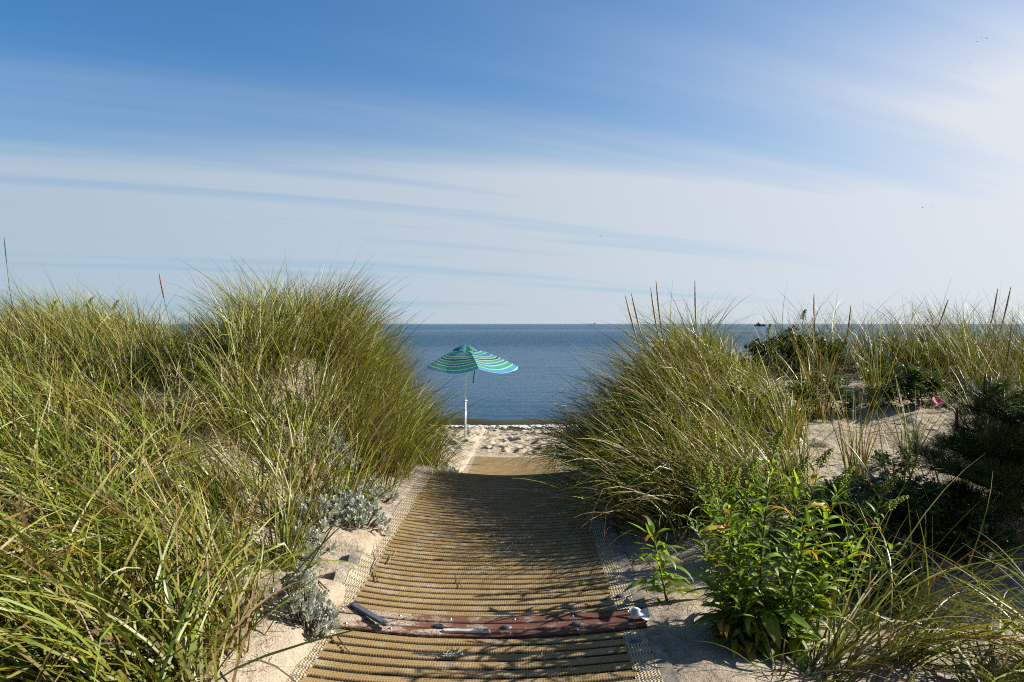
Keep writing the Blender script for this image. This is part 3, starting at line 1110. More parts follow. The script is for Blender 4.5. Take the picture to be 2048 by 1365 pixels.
# ------------------------------------------------------------------ grass
def blade_arrays(roots, az, lean, bend, length, width, roll, cbase, ctip, nseg=7, az_tw=None, kink=None):
    """returns verts, faces, colours for N curved ribbon blades"""
    N = len(roots)
    s = np.linspace(0, 1, nseg + 1)
    ds = 1.0 / nseg
    if az_tw is None:
        az_tw = np.zeros(N)
    sm = (s[:-1] + s[1:]) / 2
    th = lean[:, None] + bend[:, None] * sm[None, :] ** 1.35
    if kink is not None:
        ks = .35 + .4 * ((np.arange(N) * .618) % 1.0)
        th = np.minimum(th + kink[:, None] * np.clip((sm[None, :] - ks[:, None]) * nseg * .8 + .5, 0, 1), np.radians(172))
    A = az[:, None] + az_tw[:, None] * sm[None, :]
    dx = np.sin(th) * np.cos(A); dy = np.sin(th) * np.sin(A); dz = np.cos(th)
    st = np.stack([dx, dy, dz], 2) * (length[:, None, None] * ds)
    P = np.concatenate([np.zeros((N, 1, 3)), np.cumsum(st, 1)], 1) + roots[:, None, :]
    T = np.concatenate([st[:, :1], (st[:, 1:] + st[:, :-1]) / 2, st[:, -1:]], 1)
    T /= np.linalg.norm(T, axis=2, keepdims=True)
    A2 = np.concatenate([A[:, :1], (A[:, 1:] + A[:, :-1]) / 2, A[:, -1:]], 1)
    side = np.stack([-np.sin(A2), np.cos(A2), np.zeros_like(A2)], 2)
    nor = np.cross(T, side)
    ro = roll[:, None] * (0.5 + s[None, :])
    W = side * np.cos(ro)[..., None] + nor * np.sin(ro)[..., None]
    wp = width[:, None] * np.minimum(1.0, .55 + 2.2 * s[None, :]) * np.power(np.maximum(1 - s[None, :], 0), .7)
    wp = np.maximum(wp, width[:, None] * .06)
    Lft = P - W * wp[..., None] / 2; Rgt = P + W * wp[..., None] / 2
    verts = np.stack([Lft, Rgt], 2).reshape(-1, 3)
    rows = nseg + 1
    b0 = (np.arange(N) * rows * 2)[:, None] + (np.arange(nseg) * 2)[None, :]
    b0 = b0.ravel()
    faces = np.stack([b0, b0 + 1, b0 + 3, b0 + 2], 1)
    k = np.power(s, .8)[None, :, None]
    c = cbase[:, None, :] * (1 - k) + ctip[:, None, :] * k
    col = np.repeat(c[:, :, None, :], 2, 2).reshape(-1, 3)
    return verts, faces, col


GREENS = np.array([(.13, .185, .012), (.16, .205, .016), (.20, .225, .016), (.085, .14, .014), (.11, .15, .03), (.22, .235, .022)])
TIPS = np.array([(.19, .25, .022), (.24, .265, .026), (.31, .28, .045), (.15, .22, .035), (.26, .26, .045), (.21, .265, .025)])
DRYS = np.array([(.42, .31, .15), (.50, .40, .23), (.36, .22, .09), (.56, .46, .28), (.30, .18, .08)])
GOLD = np.array([(.36, .22, .03), (.33, .15, .025), (.40, .28, .05)])
BROWNB = np.array([(.20, .12, .04), (.26, .15, .05), (.15, .09, .03), (.12, .12, .03)])


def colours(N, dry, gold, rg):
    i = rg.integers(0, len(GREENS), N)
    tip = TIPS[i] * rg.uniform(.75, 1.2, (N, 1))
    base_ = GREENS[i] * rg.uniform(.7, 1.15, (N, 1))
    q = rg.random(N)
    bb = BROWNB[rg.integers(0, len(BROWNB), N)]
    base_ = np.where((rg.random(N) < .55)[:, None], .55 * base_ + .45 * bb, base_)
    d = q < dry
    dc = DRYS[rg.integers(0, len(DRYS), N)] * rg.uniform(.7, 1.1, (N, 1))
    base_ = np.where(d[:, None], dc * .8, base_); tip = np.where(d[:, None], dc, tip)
    gmask = (q >= dry) & (q < dry + gold)
    gc = GOLD[rg.integers(0, len(GOLD), N)]
    tip = np.where(gmask[:, None], gc, tip)
    return base_, tip


def tussock(cx, cy, n, rg, length=(.6, 1.0), width=(.009, .014), az0=R(170), az_s=R(40), radial=.4, lean=(5, 30), bend=(20, 75), rad=.10, dry=.14, gold=.10, nseg=7):
    """a clump of blades; returns arrays for blade_arrays"""
    r = rad * np.sqrt(rg.random(n)); a = rg.uniform(0, 2 * np.pi, n)
    x = cx + r * np.cos(a); y = cy + r * np.sin(a)
    z = ground(x, y) - .02
    wind = rg.normal(az0 + rg.normal(0, .45) * (az_s > .2), az_s, n)
    vx = (1 - radial) * np.cos(wind) + radial * np.cos(a); vy = (1 - radial) * np.sin(wind) + radial * np.sin(a)
    az = np.arctan2(vy, vx)
    L = rg.uniform(length[0], length[1], n) * np.where(rg.random(n) < .25, .6, 1.0) * np.where(rg.random(n) < .10, 1.25, 1.0)
    ln = np.radians(rg.uniform(lean[0], lean[1], n)) * (.5 + r / rad * .7) + np.radians(np.abs(rg.normal(0, 7, n)))
    bd = np.radians(bend[0] + (bend[1] - bend[0]) * rg.beta(1.6, 2.2, n))
    w = rg.uniform(width[0], width[1], n)
    roll = rg.normal(0, .9, n)
    cb, ct = colours(n, dry, gold, rg)
    az = az + rg.normal(0, .35, n)
    tw = rg.normal(0, .5, n)
    kink = np.where(rg.random(n) < .09, np.radians(rg.uniform(45, 120, n)), 0.0)
    return dict(kink=kink, roots=np.stack([x, y, z], 1), az=az, lean=ln, bend=bd, length=L, width=w, roll=roll, cbase=cb, ctip=ct, az_tw=tw)


def merge(lst):
    return {k: np.concatenate([d[k] for d in lst]) for k in lst[0]}


def tuft_thing(name, label, cat, group, d, loc, nseg=8):
    """a tuft as a thing with green and withered blades"""
    t = thing(name, label, cat, loc, 0, group)
    v, f, c = blade_arrays(nseg=nseg, **d)
    v = v - np.array(loc)[None]
    rows = (nseg + 1) * 2
    N = len(d['az'])
    isdry = (d['ctip'][:, 0] > d['ctip'][:, 1] * 1.15)
    for nm, mask, mt in (('green_blades', ~isdry, M_GRASS), ('dry_blades', isdry, M_DRY)):
        if mask.sum() == 0:
            continue
        sel = np.nonzero(mask)[0]
        vi = (sel[:, None] * rows + np.arange(rows)[None]).ravel()
        b0 = (np.arange(len(sel)) * rows)[:, None] + (np.arange(nseg) * 2)[None, :]
        b0 = b0.ravel()
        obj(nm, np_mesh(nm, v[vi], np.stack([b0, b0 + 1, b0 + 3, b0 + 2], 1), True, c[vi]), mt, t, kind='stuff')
    return t


def stuff_grass(name, label, d, nseg=7):
    v, f, c = blade_arrays(nseg=nseg, **d)
    isdry = (d['ctip'][:, 0] > d['ctip'][:, 1] * 1.15)
    fm = np.repeat(isdry, nseg)
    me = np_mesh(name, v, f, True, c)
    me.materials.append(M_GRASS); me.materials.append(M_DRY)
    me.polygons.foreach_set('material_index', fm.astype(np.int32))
    return tag(obj(name, me), label, 'grass', kind='stuff')


def in_view(x, y, m=.9):
    return (np.abs(x) < .66 * y + m) & (y > 2.2)


# --- the masses of grass on the two dunes: far more blades than anyone could count
gl = np.random.default_rng(101)
left = []
cnt = 0
while cnt < 640:
    y = gl.uniform(2.25, 11.2); x = gl.uniform(-8.2, -1.0)
    if not in_view(x, y):
        continue
    u = -(x - float(axis(np.array([y]))[0]))
    # bare sand beside the near mat and the hollow in the middle of the dune
    if u < np.interp(y, [2.5, 3.4, 4.0, 4.7, 5.5, 6.5, 8, 10, 11.2], [1.0, 1.02, 1.14, 1.20, 1.10, 1.0, .96, .95, 1.0]):
        continue
    hollow = math.exp(-(((x + 3.55) / .75) ** 2 + ((y - 6.9) / .5) ** 2)) + .8 * math.exp(-(((x + 2.6) / .5) ** 2 + ((y - 6.6) / .35) ** 2)) + .9 * math.exp(-(((x + 4.0) / .8) ** 2 + ((y - 5.6) / .3) ** 2))
    if 4.9 < y < 7.2 and x < -2.2 and gl.random() < .25:
        continue
    if gl.random() < hollow * .95:
        continue
    saddle = math.exp(-(((x + 3.6) / .55) ** 2 + ((y - 9.4) / 1.0) ** 2))
    if gl.random() < saddle * .55:
        continue
    near = y < 4.6
    lane = math.exp(-((x / y + .39) / .045) ** 2)
    knoll = math.exp(-(((x + 2.15) / .95) ** 2 + ((y - 8.2) / 1.3) ** 2))
    az0 = R(172) if x < -1.9 or y < 5.6 else R(170 - 150 * (x + 1.9) / .9)
    if y > 6.8 and x > -3.2:
        az0 = R(150 - 150 * min(1, max(0, (x + 3.0) / 1.4)))
    ln = (.62, 1.0) if near else ((.45, .8) if y < 6.6 else (.56, .95))
    ln = (ln[0] + .16 * knoll, ln[1] + .22 * knoll)
    ln = (ln[0] * (1 - .3 * lane * (y > 4.6)), ln[1] * (1 - .36 * lane * (y > 4.6)))
    if saddle > .3:
        ln = (.3, .6)
    left.append(tussock(x, y, int(gl.uniform(30, 52) * (1.0 if near else .95)), gl, ln, (.011, .019) if near else ((.009, .016) if y < 7 else (.0075, .0125)), az0, R(38), .35,
                        (24, 52) if near else ((10, 36) if y < 6.6 else (4, 26)), (30, 85) if near else (16, 66), gl.uniform(.09, .2), .13 + .16 * (gl.random() < .28), .09))
    cnt += 1
stuff_grass('dune_grass', 'dense green and straw beach grass covering the dune on the sunlit side of the path', merge(left), 7)

gr_ = np.random.default_rng(202)
right = []
cnt = 0
while cnt < 250:
    y = gr_.uniform(7.4, 11.0); x = gr_.uniform(1.6, 8.4)
    if not in_view(x, y):
        continue
    if y < 8.1 and 2.2 < x < 4.6 and gr_.random() < .93:
        continue
    if 8.0 < y < 8.8 and 2.2 < x < 3.9 and gr_.random() < .7:
        continue
    gap = math.exp(-((x / y - .295) / .035) ** 2)
    if gr_.random() < gap * .85:
        cnt += 1
        continue
    right.append(tussock(x, y, int(gr_.uniform(14, 28)), gr_, (.5 - .2 * gap, .98 - .45 * gap), (.006, .010), R(120), R(80), .55, (3, 20), (10, 65), gr_.uniform(.06, .14), .18, .12))
    cnt += 1
cnt = 0
while cnt < 26:
    y = gr_.uniform(4.6, 7.4); x = gr_.uniform(3.6, 6.2)
    if not in_view(x, y, 1.2):
        continue
    right.append(tussock(x, y, int(gr_.uniform(24, 40)), gr_, (.45, .8), (.007, .011), R(150), R(60), .5, (5, 25), (15, 65), .12, .18, .12))
    cnt += 1
stuff_grass('dune_grass', 'thin beach grass along the crest of the shaded dune against the sea', merge(right), 7)

# dead thatch at the feet of the grass
th_ = np.random.default_rng(303)
N = 26000
y = th_.uniform(2.6, 11, N * 3); x = np.where(th_.random(N * 3) < .66, th_.uniform(-8, -1.0, N * 3), th_.uniform(1.0, 7.5, N * 3))
ok = in_view(x, y, .5)
u = np.abs(x - axis(y))
ok &= u > np.where(x < 0, np.interp(y, [2.5, 4.7, 6.5, 8, 11], [1.4, 1.28, 1.2, 1.08, .95]), np.interp(y, [2.5, 5.0, 5.4, 6, 8], [9, 9, 1.1, 1.0, .95]))
ok &= ~((x > 1.9) & (y < 8.2) & (x < 4.6))
ok &= ~((x < 0) & (np.exp(-(((x + 3.5) / .7) ** 2 + ((y - 6.9) / .45) ** 2)) > .4))
x = x[ok][:N]; y = y[ok][:N]; n = len(x)
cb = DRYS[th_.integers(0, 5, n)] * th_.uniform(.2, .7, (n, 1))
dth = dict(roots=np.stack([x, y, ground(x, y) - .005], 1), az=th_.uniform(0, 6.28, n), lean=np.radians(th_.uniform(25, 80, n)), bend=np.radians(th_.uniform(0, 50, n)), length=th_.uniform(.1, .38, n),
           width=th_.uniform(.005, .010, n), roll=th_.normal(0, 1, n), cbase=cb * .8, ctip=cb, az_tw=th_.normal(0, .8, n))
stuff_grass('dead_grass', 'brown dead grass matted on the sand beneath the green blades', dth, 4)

lt = np.random.default_rng(515)
N = 15000
y = lt.uniform(2.5, 8.8, N); x = np.where(lt.random(N) < .5, axis(y) - lt.uniform(.84, 1.7, N), axis(y) + lt.uniform(.86, 4.6, N))
clump_ = fbm(x * 1.7, y * 1.7, 333, 3)
ok = in_view(x, y, .3) & (lt.random(N) < np.clip(.35 + 1.3 * clump_, .05, 1))
x = x[ok]; y = y[ok]; n = len(x)
cb = DRYS[lt.integers(0, 5, n)] * lt.uniform(.3, 1.0, (n, 1))
dlt = dict(roots=np.stack([x, y, ground(x, y) + .004], 1), az=lt.uniform(0, 6.28, n), lean=np.radians(lt.uniform(74, 92, n)), bend=np.radians(lt.normal(4, 12, n)), length=lt.uniform(.03, .16, n),
           width=lt.uniform(.002, .005, n), roll=lt.normal(0, .3, n), cbase=cb, ctip=cb, az_tw=lt.normal(0, 1.0, n))
stuff_grass('straw_litter', 'broken straw and dead leaf bits scattered over the open sand', dlt, 4)

# --- tufts that stand out one by one
tg = np.random.default_rng(404)


def tuft(x, y, n, label, group=None, name='grass_tuft', sub=None, **kw):
    args = dict(length=(.5, .9), width=(.009, .014), az0=R(170), az_s=R(40), radial=.4, lean=(4, 22), bend=(15, 60), rad=.08, dry=.12, gold=.12)
    args.update(kw)
    d = tussock(x, y, n, tg, **args)
    if sub:
        parts = [d]
        for (dx, dy, m, kw2) in sub:
            a2 = dict(args); a2.update(kw2)
            parts.append(tussock(x + dx, y + dy, m, tg, **a2))
        d = merge(parts)
    return tuft_thing(name, label, 'grass tuft', group, d, (x, y, gz(x, y) - .02))


FG = 'separate beach grass tufts beside the path'
# big clump on the right of the path, draped over the mat
bigR = []
for k in range(128):
    while True:
        x = tg.uniform(.86, 2.45); y = tg.uniform(5.3, 9.2)
        if (((x - 1.5) / .95) ** 2 + ((y - 7.1) / 1.95) ** 2 < 1 or (x < 1.25 and y > 5.7)) and not (x > 1.95 and y < 6.6):
            break
    lean_l = max(0, min(1, (1.85 - x) / .85))
    gap = max(0, min(1, (x / y - .235) / .04))
    bigR.append(tussock(x, y, int(tg.uniform(34, 54)), tg, (.62 - .2 * gap, 1.12 - .42 * gap), (.0085, .014), R(180 - 25 * (1 - lean_l)), R(36 + 24 * (1 - lean_l)), .22, (4 + 26 * lean_l, 22 + 36 * lean_l), (25, 95), .14, .17, .08))
for k in range(80):
    while True:
        x = tg.uniform(.86, 1.75); y = tg.uniform(5.6, 9.4)
        if ((x - 1.25) / .48) ** 2 + ((y - 7.5) / 1.9) ** 2 < 1:
            break
    bigR.append(tussock(x, y, 44, tg, (.35, .85), (.008, .014), R(170), R(60), .4, (2, 26), (10, 70), .12, .3, .05))
clumpR = tuft_thing('grass_clump', 'large dark clump of beach grass draping over the shaded edge of the mat', 'grass clump', None, merge(bigR), (1.35, 7.2, gz(1.35, 7.2) - .02))
# big knoll clump on the left
bigL = []
for k in range(42):
    while True:
        x = tg.uniform(-2.9, -1.0); y = tg.uniform(7.3, 9.9)
        if ((x + 1.9) / .95) ** 2 + ((y - 8.5) / 1.4) ** 2 < 1:
            break
    t = min(1, max(0, (x + 2.7) / 1.5))
    bigL.append(tussock(x, y, int(tg.uniform(36, 56)), tg, (.6, 1.14), (.0075, .0125), R(130 - 130 * t), R(38), .3, (4 + 12 * t, 20 + 26 * t), (18, 70), .15, .18, .06))
clumpL = tuft_thing('grass_clump', 'tall bushy clump of beach grass on the knoll behind the silver plants', 'grass clump', None, merge(bigL), (-1.9, 8.5, gz(-1.9, 8.5) - .02))

tuft(-1.32, 4.55, 46, 'upright green grass tuft rooted in bare sand beside the silver plants', FG, az0=R(60), lean=(0, 16), bend=(8, 45), length=(.55, .85), gold=.2)
tuft(-1.24, 5.75, 40, 'upright grass tuft between the silver cushion and the mat', FG, az0=R(20), lean=(2, 20), bend=(10, 50), length=(.5, .8), gold=.2)
tuft(-1.52, 6.25, 60, 'thick tuft on the slope above the broad silver cushion', FG, az0=R(60), az_s=R(60), lean=(4, 28), bend=(12, 60), length=(.5, .8), rad=.13)
tuft(-1.78, 6.7, 60, 'thick tuft high on the slope below the knoll clump', FG, az0=R(100), az_s=R(60), lean=(4, 28), bend=(12, 60), length=(.5, .85), rad=.14)
tuft(-1.42, 7.0, 60, 'tuft at the foot of the knoll clump leaning towards the mat', FG, az0=R(20), az_s=R(50), lean=(10, 38), bend=(15, 65), length=(.45, .8), rad=.14)
tuft(-1.18, 3.28, 36, 'short tuft with straw stalks on the sand beside the nearest mat', FG, az0=R(165), az_s=R(40), lean=(8, 34), bend=(15, 60), length=(.3, .6), rad=.09, dry=.3)
tuft(-1.20, 3.62, 26, 'sparse tuft with tan stalks beside the silver plant nearest the mat joint', FG, az0=R(150), lean=(5, 30), bend=(10, 60), length=(.35, .7), dry=.4, width=(.009, .014))
tuft(-1.42, 3.95, 60, 'leaning tuft with orange bases at the edge of the near grass', FG, az0=R(150), lean=(8, 28), bend=(15, 55), length=(.6, .9), gold=.25, width=(.008, .012))
tuft(-.98, 9.3, 70, 'low spreading tuft where the path drops towards the beach', FG, az0=R(-10), lean=(15, 50), bend=(25, 75), length=(.45, .8), width=(.006, .010), rad=.14)
tuft(2.42, 5.6, 46, 'tall thin tuft standing alone in the sandy hollow', FG, az0=R(90), az_s=R(90), lean=(0, 10), bend=(5, 45), length=(.6, 1.0), gold=.25, rad=.06, width=(.008, .012))
tuft(2.25, 6.5, 55, 'tuft with yellowing blades at the near edge of the sandy hollow beside the big clump', FG, az0=R(120), az_s=R(80), lean=(0, 16), bend=(8, 50), length=(.55, .9), gold=.25, rad=.09, width=(.008, .012))
tuft(2.75, 7.1, 60, 'wide tuft growing through the small rose bush in the hollow', FG, az0=R(110), az_s=R(80), lean=(0, 18), bend=(8, 55), length=(.55, .9), gold=.2, rad=.1, width=(.008, .012))
tuft(3.35, 7.35, 44, 'slim tuft with orange bases towards the far side of the hollow', FG, az0=R(90), az_s=R(80), lean=(0, 12), bend=(5, 45), length=(.65, 1.0), gold=.3, rad=.08, width=(.008, .012))
tuft(3.1, 6.2, 38, 'sparse tuft on the sand of the hollow behind the dark pine', FG, az0=R(120), az_s=R(80), lean=(0, 15), bend=(5, 50), length=(.5, .8), gold=.2, rad=.06, width=(.008, .012))
tuft(2.62, 4.75, 34, 'tuft of pale blades between the rose hips and the pine', FG, az0=R(110), az_s=R(70), lean=(2, 22), bend=(8, 60), length=(.45, .8), gold=.22, rad=.08)
tuft(1.95, 5.6, 44, 'grass tuft behind the tall goldenrod', FG, az0=R(150), az_s=R(70), lean=(2, 20), bend=(10, 60), length=(.5, .8), rad=.1, width=(.008, .012))
tuft(1.34, 3.42, 74, 'arching tuft with long blades sweeping across the shaded sand corner', FG, az0=R(0), az_s=R(24), radial=.12, lean=(28, 62), bend=(30, 85), length=(.7, 1.15), rad=.1, dry=.2, width=(.008, .013))
tuft(1.12, 3.30, 18, 'small flattened tuft at the foot of the tall goldenrod', FG, az0=R(-20), az_s=R(60), lean=(30, 62), bend=(30, 80), length=(.3, .6), rad=.06, dry=.35, width=(.008, .012))
tuft(1.75, 3.95, 14, 'few stiff bright blades rising beside the tall goldenrod', FG, az0=R(45), az_s=R(30), radial=.2, lean=(18, 34), bend=(5, 30), length=(.6, .85), rad=.05, dry=.05, gold=.05, width=(.009, .013))
tuft(2.45, 3.45, 90, 'dense arching tuft at the shaded corner below the pine', FG, az0=R(175), az_s=R(35), radial=.2, lean=(25, 60), bend=(30, 85), length=(.6, 1.0), rad=.16, dry=.2, width=(.009, .014))
tuft(2.15, 2.9, 70, 'lowest arching tuft in the shaded corner', FG, az0=R(20), az_s=R(50), radial=.25, lean=(30, 65), bend=(30, 80), length=(.5, .9), rad=.16, dry=.2, width=(.009, .014))
tuft(1.28, 4.62, 3, 'single long blade arching over the small goldenrod', FG, az0=R(185), az_s=R(6), radial=.05, lean=(10, 20), bend=(95, 115), length=(.75, .82), rad=.02, dry=0, gold=0, width=(.008, .010))

tuft(1.55, 5.35, 60, 'grass tuft between the draped clump and the goldenrods', FG, az0=R(165), az_s=R(60), lean=(5, 30), bend=(20, 80), length=(.45, .8), rad=.14)
tuft(1.85, 4.95, 46, 'grass tuft rising behind the goldenrod that leans towards the mat', FG, az0=R(140), az_s=R(70), lean=(3, 24), bend=(10, 70), length=(.45, .75), rad=.12)
tuft(2.55, 5.25, 34, 'grass tuft between the rose with hips and the sandy hollow', FG, az0=R(110), az_s=R(80), lean=(2, 22), bend=(8, 60), length=(.45, .75), rad=.09, gold=.2)
tuft(1.75, 3.62, 90, 'long bladed tuft bending over the shaded sand below the rose hips', FG, az0=R(-5), az_s=R(40), radial=.2, lean=(22, 58), bend=(30, 80), length=(.6, 1.0), rad=.12, dry=.15)
tuft(1.95, 3.25, 80, 'bright arching tuft low beside the shaded sand', FG, az0=R(10), az_s=R(45), radial=.2, lean=(22, 58), bend=(30, 80), length=(.55, .95), rad=.14, dry=.15)
tuft(1.5, 3.05, 22, 'small tuft lying flat on sand below the goldenrod', FG, az0=R(-10), az_s=R(35), radial=.2, lean=(40, 68), bend=(20, 60), length=(.4, .75), rad=.08, dry=.3)

tuft(1.06, 5.15, 40, 'low tuft where the draped clump meets the sand by the small goldenrod', FG, az0=R(200), az_s=R(60), lean=(15, 45), bend=(20, 75), length=(.3, .6), rad=.12)
tuft(2.05, 4.05, 34, 'tuft of upright blades between the tall goldenrod and the rose hips', FG, az0=R(60), az_s=R(60), lean=(4, 30), bend=(10, 60), length=(.4, .75), rad=.1, dry=.1)

# seed stalks
M_SEED = leafy('dry seed head', .1, .7, .2)


def seed_stalk(parent, px, py_, d, root, rz, thick=.007, head=.3, tint=(.30, .20, .10), bow=.08):
    """a stalk growing out of a tuft up to a spike"""
    tip = Vector(((px - 1024) / FPX * d, d, EYE - (py_ - 648) / FPX * d))
    b = Vector((root[0], root[1], gz(root[0], root[1]) - .02))
    pts = []
    for k in range(13):
        t = k / 12
        p = b.lerp(tip, t)
        p.x += bow * math.sin(math.pi * t) * (-1 if tip.x > b.x else 1) * -1
        pts.append(p)
    Ln = (tip - b).length
    hs = max(.2, min(head / Ln, .6))
    inv = parent.location
    o = obj('seed_stalk', MB().tube([tuple(p - inv) for p in pts], [.0035] * 9 + [.003, .0025, .002, .0015], 5, c=(.20, .17, .07)).mesh('seed_stalk'), M_SEED, parent)
    hp = []; hr = []
    nn = 16
    for k in range(nn + 1):
        t = 1 - hs + hs * k / nn
        i = min(11, int(t * 12)); f = t * 12 - i
        hp.append(tuple(pts[i].lerp(pts[i + 1], f) - inv))
        s = k / nn
        hr.append(thick * (.35 + 1.0 * math.sin(math.pi * min(1, s * .9 + .1)) ** .6) * (1 + .25 * (k % 2)) * (1 if k < nn else .3))
    obj('seed_head', MB().tube(hp, hr, 7, c=tint).mesh('seed_head'), M_SEED, o)


for (px, py_, d, rx, ry) in ((1250, 590, 7.2, 1.52, 7.2), (1262, 584, 7.4, 1.56, 7.4), (1301, 574, 7.3, 1.62, 7.3), (1312, 558, 7.2, 1.60, 7.2), (1390, 558, 7.0, 1.80, 7.0)):
    seed_stalk(clumpR, px, py_, d, (rx, ry), 0, .0052, .42, (.50, .37, .20), .06)
sa = tuft(4.25, 8.7, 30, 'tuft with dark seed spikes on the crest beside the rose thicket', FG, az0=R(90), az_s=R(80), lean=(0, 18), bend=(10, 60), length=(.5, .9), width=(.006, .010))
for (px, py_, d, rx, ry) in ((1628, 588, 8.8, 3.45, 8.8), (1702, 610, 8.7, 3.5, 8.7), (1897, 598, 8.6, 4.3, 8.6)):
    seed_stalk(sa, px, py_, d, (rx, ry), 0, .0048, .3, (.34, .22, .12), .04)
sb = tuft(4.55, 7.9, 30, 'tuft with the tallest seed spikes at the far end of the crest above the pine', FG, az0=R(80), az_s=R(80), lean=(0, 18), bend=(10, 60), length=(.5, .9), width=(.006, .010))
for (px, py_, d, rx, ry) in ((1996, 576, 8.0, 4.55, 7.95), (2022, 573, 8.0, 4.6, 7.9), (2022, 660, 7.2, 4.45, 7.4)):
    seed_stalk(sb, px, py_, d, (rx, ry), 0, .0048, .36, (.36, .24, .14), .04)
sl = tuft(-3.95, 9.3, 30, 'tuft with one rusty seed spike in the dip of the sunlit dune', FG, az0=R(150), az_s=R(70), lean=(0, 18), bend=(10, 60), length=(.45, .8), width=(.006, .010))
seed_stalk(sl, 318, 546, 9.2, (-3.86, 9.3), 0, .006, .3, (.33, .13, .05), .02)
s0 = tuft(-5.15, 8.3, 20, 'tuft with one very tall bare stalk at the sunlit end of the dune', FG, az0=R(150), az_s=R(70), lean=(0, 18), bend=(10, 60), length=(.45, .8), width=(.006, .010))
seed_stalk(s0, 8, 474, 8.3, (-5.1, 8.3), 0, .0035, .12, (.10, .07, .05), .02)


# ------------------------------------------------------------------ broad leaved plants
def leaf_mesh(name, length, width, curl, fold, wav, col, nl=9, widest=.42, tipcol=None, twist=0.0):
    """lanceolate leaf along +x, base at the origin"""
    V = []; C = []; F = []
    x = 0.0; z = 0.0
    cols = 5
    for k in range(nl + 1):
        s = k / nl
        ang = curl * s ** 1.2
        if k:
            x += length / nl * math.cos(ang); z -= length / nl * math.sin(ang)
        w = width * (math.sin(math.pi * min(1, s ** (math.log(.5) / math.log(widest)))) ** .8 if 0 < s < 1 else (.06 if s == 0 else .0)) * .5 + .0004
        for j in range(cols):
            q = (j - 2) / 2
            zz_ = z + abs(q) * w * fold + wav * width * math.sin(s * 11 + q * 1.3) * abs(q) * .5
            yy = q * w
            tw = twist * s
            V.append((x, yy * math.cos(tw), zz_ + yy * math.sin(tw)))
            mid = 1.25 if j == 2 else 1.0
            c0 = np.array(col) * mid
            if tipcol is not None:
                c0 = c0 * (1 - s ** 3) + np.array(tipcol) * s ** 3
            C.append(c0)
    for k in range(nl):
        for j in range(cols - 1):
            F.append([k * cols + j, k * cols + j + 1, (k + 1) * cols + j + 1, (k + 1) * cols + j])
    m = MB().add(V, F, np.array(C)).mesh(name)
    return m


GL = [leaf_mesh('leaf', 1.0, .17, .9, .35, .06, (.085, .155, .018)), leaf_mesh('leaf', 1.0, .15, 1.4, .45, .10, (.10, .175, .02), twist=.5),
      leaf_mesh('leaf', 1.0, .19, .5, .30, .14, (.075, .14, .02), twist=-.4), leaf_mesh('leaf', 1.0, .16, 1.9, .4, .08, (.11, .185, .022), twist=.3),
      leaf_mesh('leaf', 1.0, .20, 1.1, .25, .22, (.08, .145, .018), tipcol=(.20, .13, .03)), leaf_mesh('leaf', 1.0, .13, .3, .5, .03, (.13, .20, .025))]
BROWN_LEAF = leaf_mesh('leaf', 1.0, .24, 2.2, .5, .3, (.22, .11, .03))
YELLOW_LEAF = leaf_mesh('leaf', 1.0, .4, 1.2, .5, .3, (.24, .19, .04))
for m in GL + [BROWN_LEAF, YELLOW_LEAF]:
    m.materials.append(M_LEAF)


PENDING = {}


def put_leaf(me, parent, p, az, tilt, size, roll=0.0, name='leaf', wide=1.0):
    PENDING.setdefault(parent.name, []).append((size, me, parent, Vector(p), az, tilt, roll, wide))


def flush_leaves(limit):
    for lst in PENDING.values():
        lst.sort(key=lambda q: -q[0])
        for (size, me, parent, p, az, tilt, roll, wide) in lst[:limit]:
            make_leaf(me, parent, p, az, tilt, size, roll, 'leaf', wide)
        vs = []; fs = []; cs = []; off = 0
        for (size, me, parent, p, az, tilt, roll, wide) in lst[limit:]:
            n = len(me.vertices)
            co = np.zeros(n * 3, np.float32); me.vertices.foreach_get('co', co); co = co.reshape(-1, 3) * (size, size * wide, size)
            m = np.array(Matrix.Rotation(az, 3, 'Z') @ Matrix.Rotation(-tilt, 3, 'Y') @ Matrix.Rotation(roll, 3, 'X'))
            vs.append(co @ m.T + np.array(p))
            fi = np.zeros(len(me.polygons) * 4, np.int32); me.polygons.foreach_get('vertices', fi)
            fs.append(fi.reshape(-1, 4) + off); off += n
            c = np.zeros(n * 4, np.float32); me.attributes['tint'].data.foreach_get('color', c); cs.append(c.reshape(-1, 4)[:, :3])
        if vs:
            obj('small_leaves', np_mesh('small_leaves', np.concatenate(vs), np.concatenate(fs), True, np.concatenate(cs)), M_LEAF, lst[0][2], kind='stuff')
    PENDING.clear()


def make_leaf(me, parent, p, az, tilt, size, roll=0.0, name='leaf', wide=1.0):
    o = bpy.data.objects.new(name, me)
    COL.objects.link(o)
    o.parent = parent
    o.location = p
    o.rotation_euler = (Matrix.Rotation(az, 3, 'Z') @ Matrix.Rotation(-tilt, 3, 'Y') @ Matrix.Rotation(roll, 3, 'X')).to_euler()
    o.scale = (size, size * wide, size)
    return o


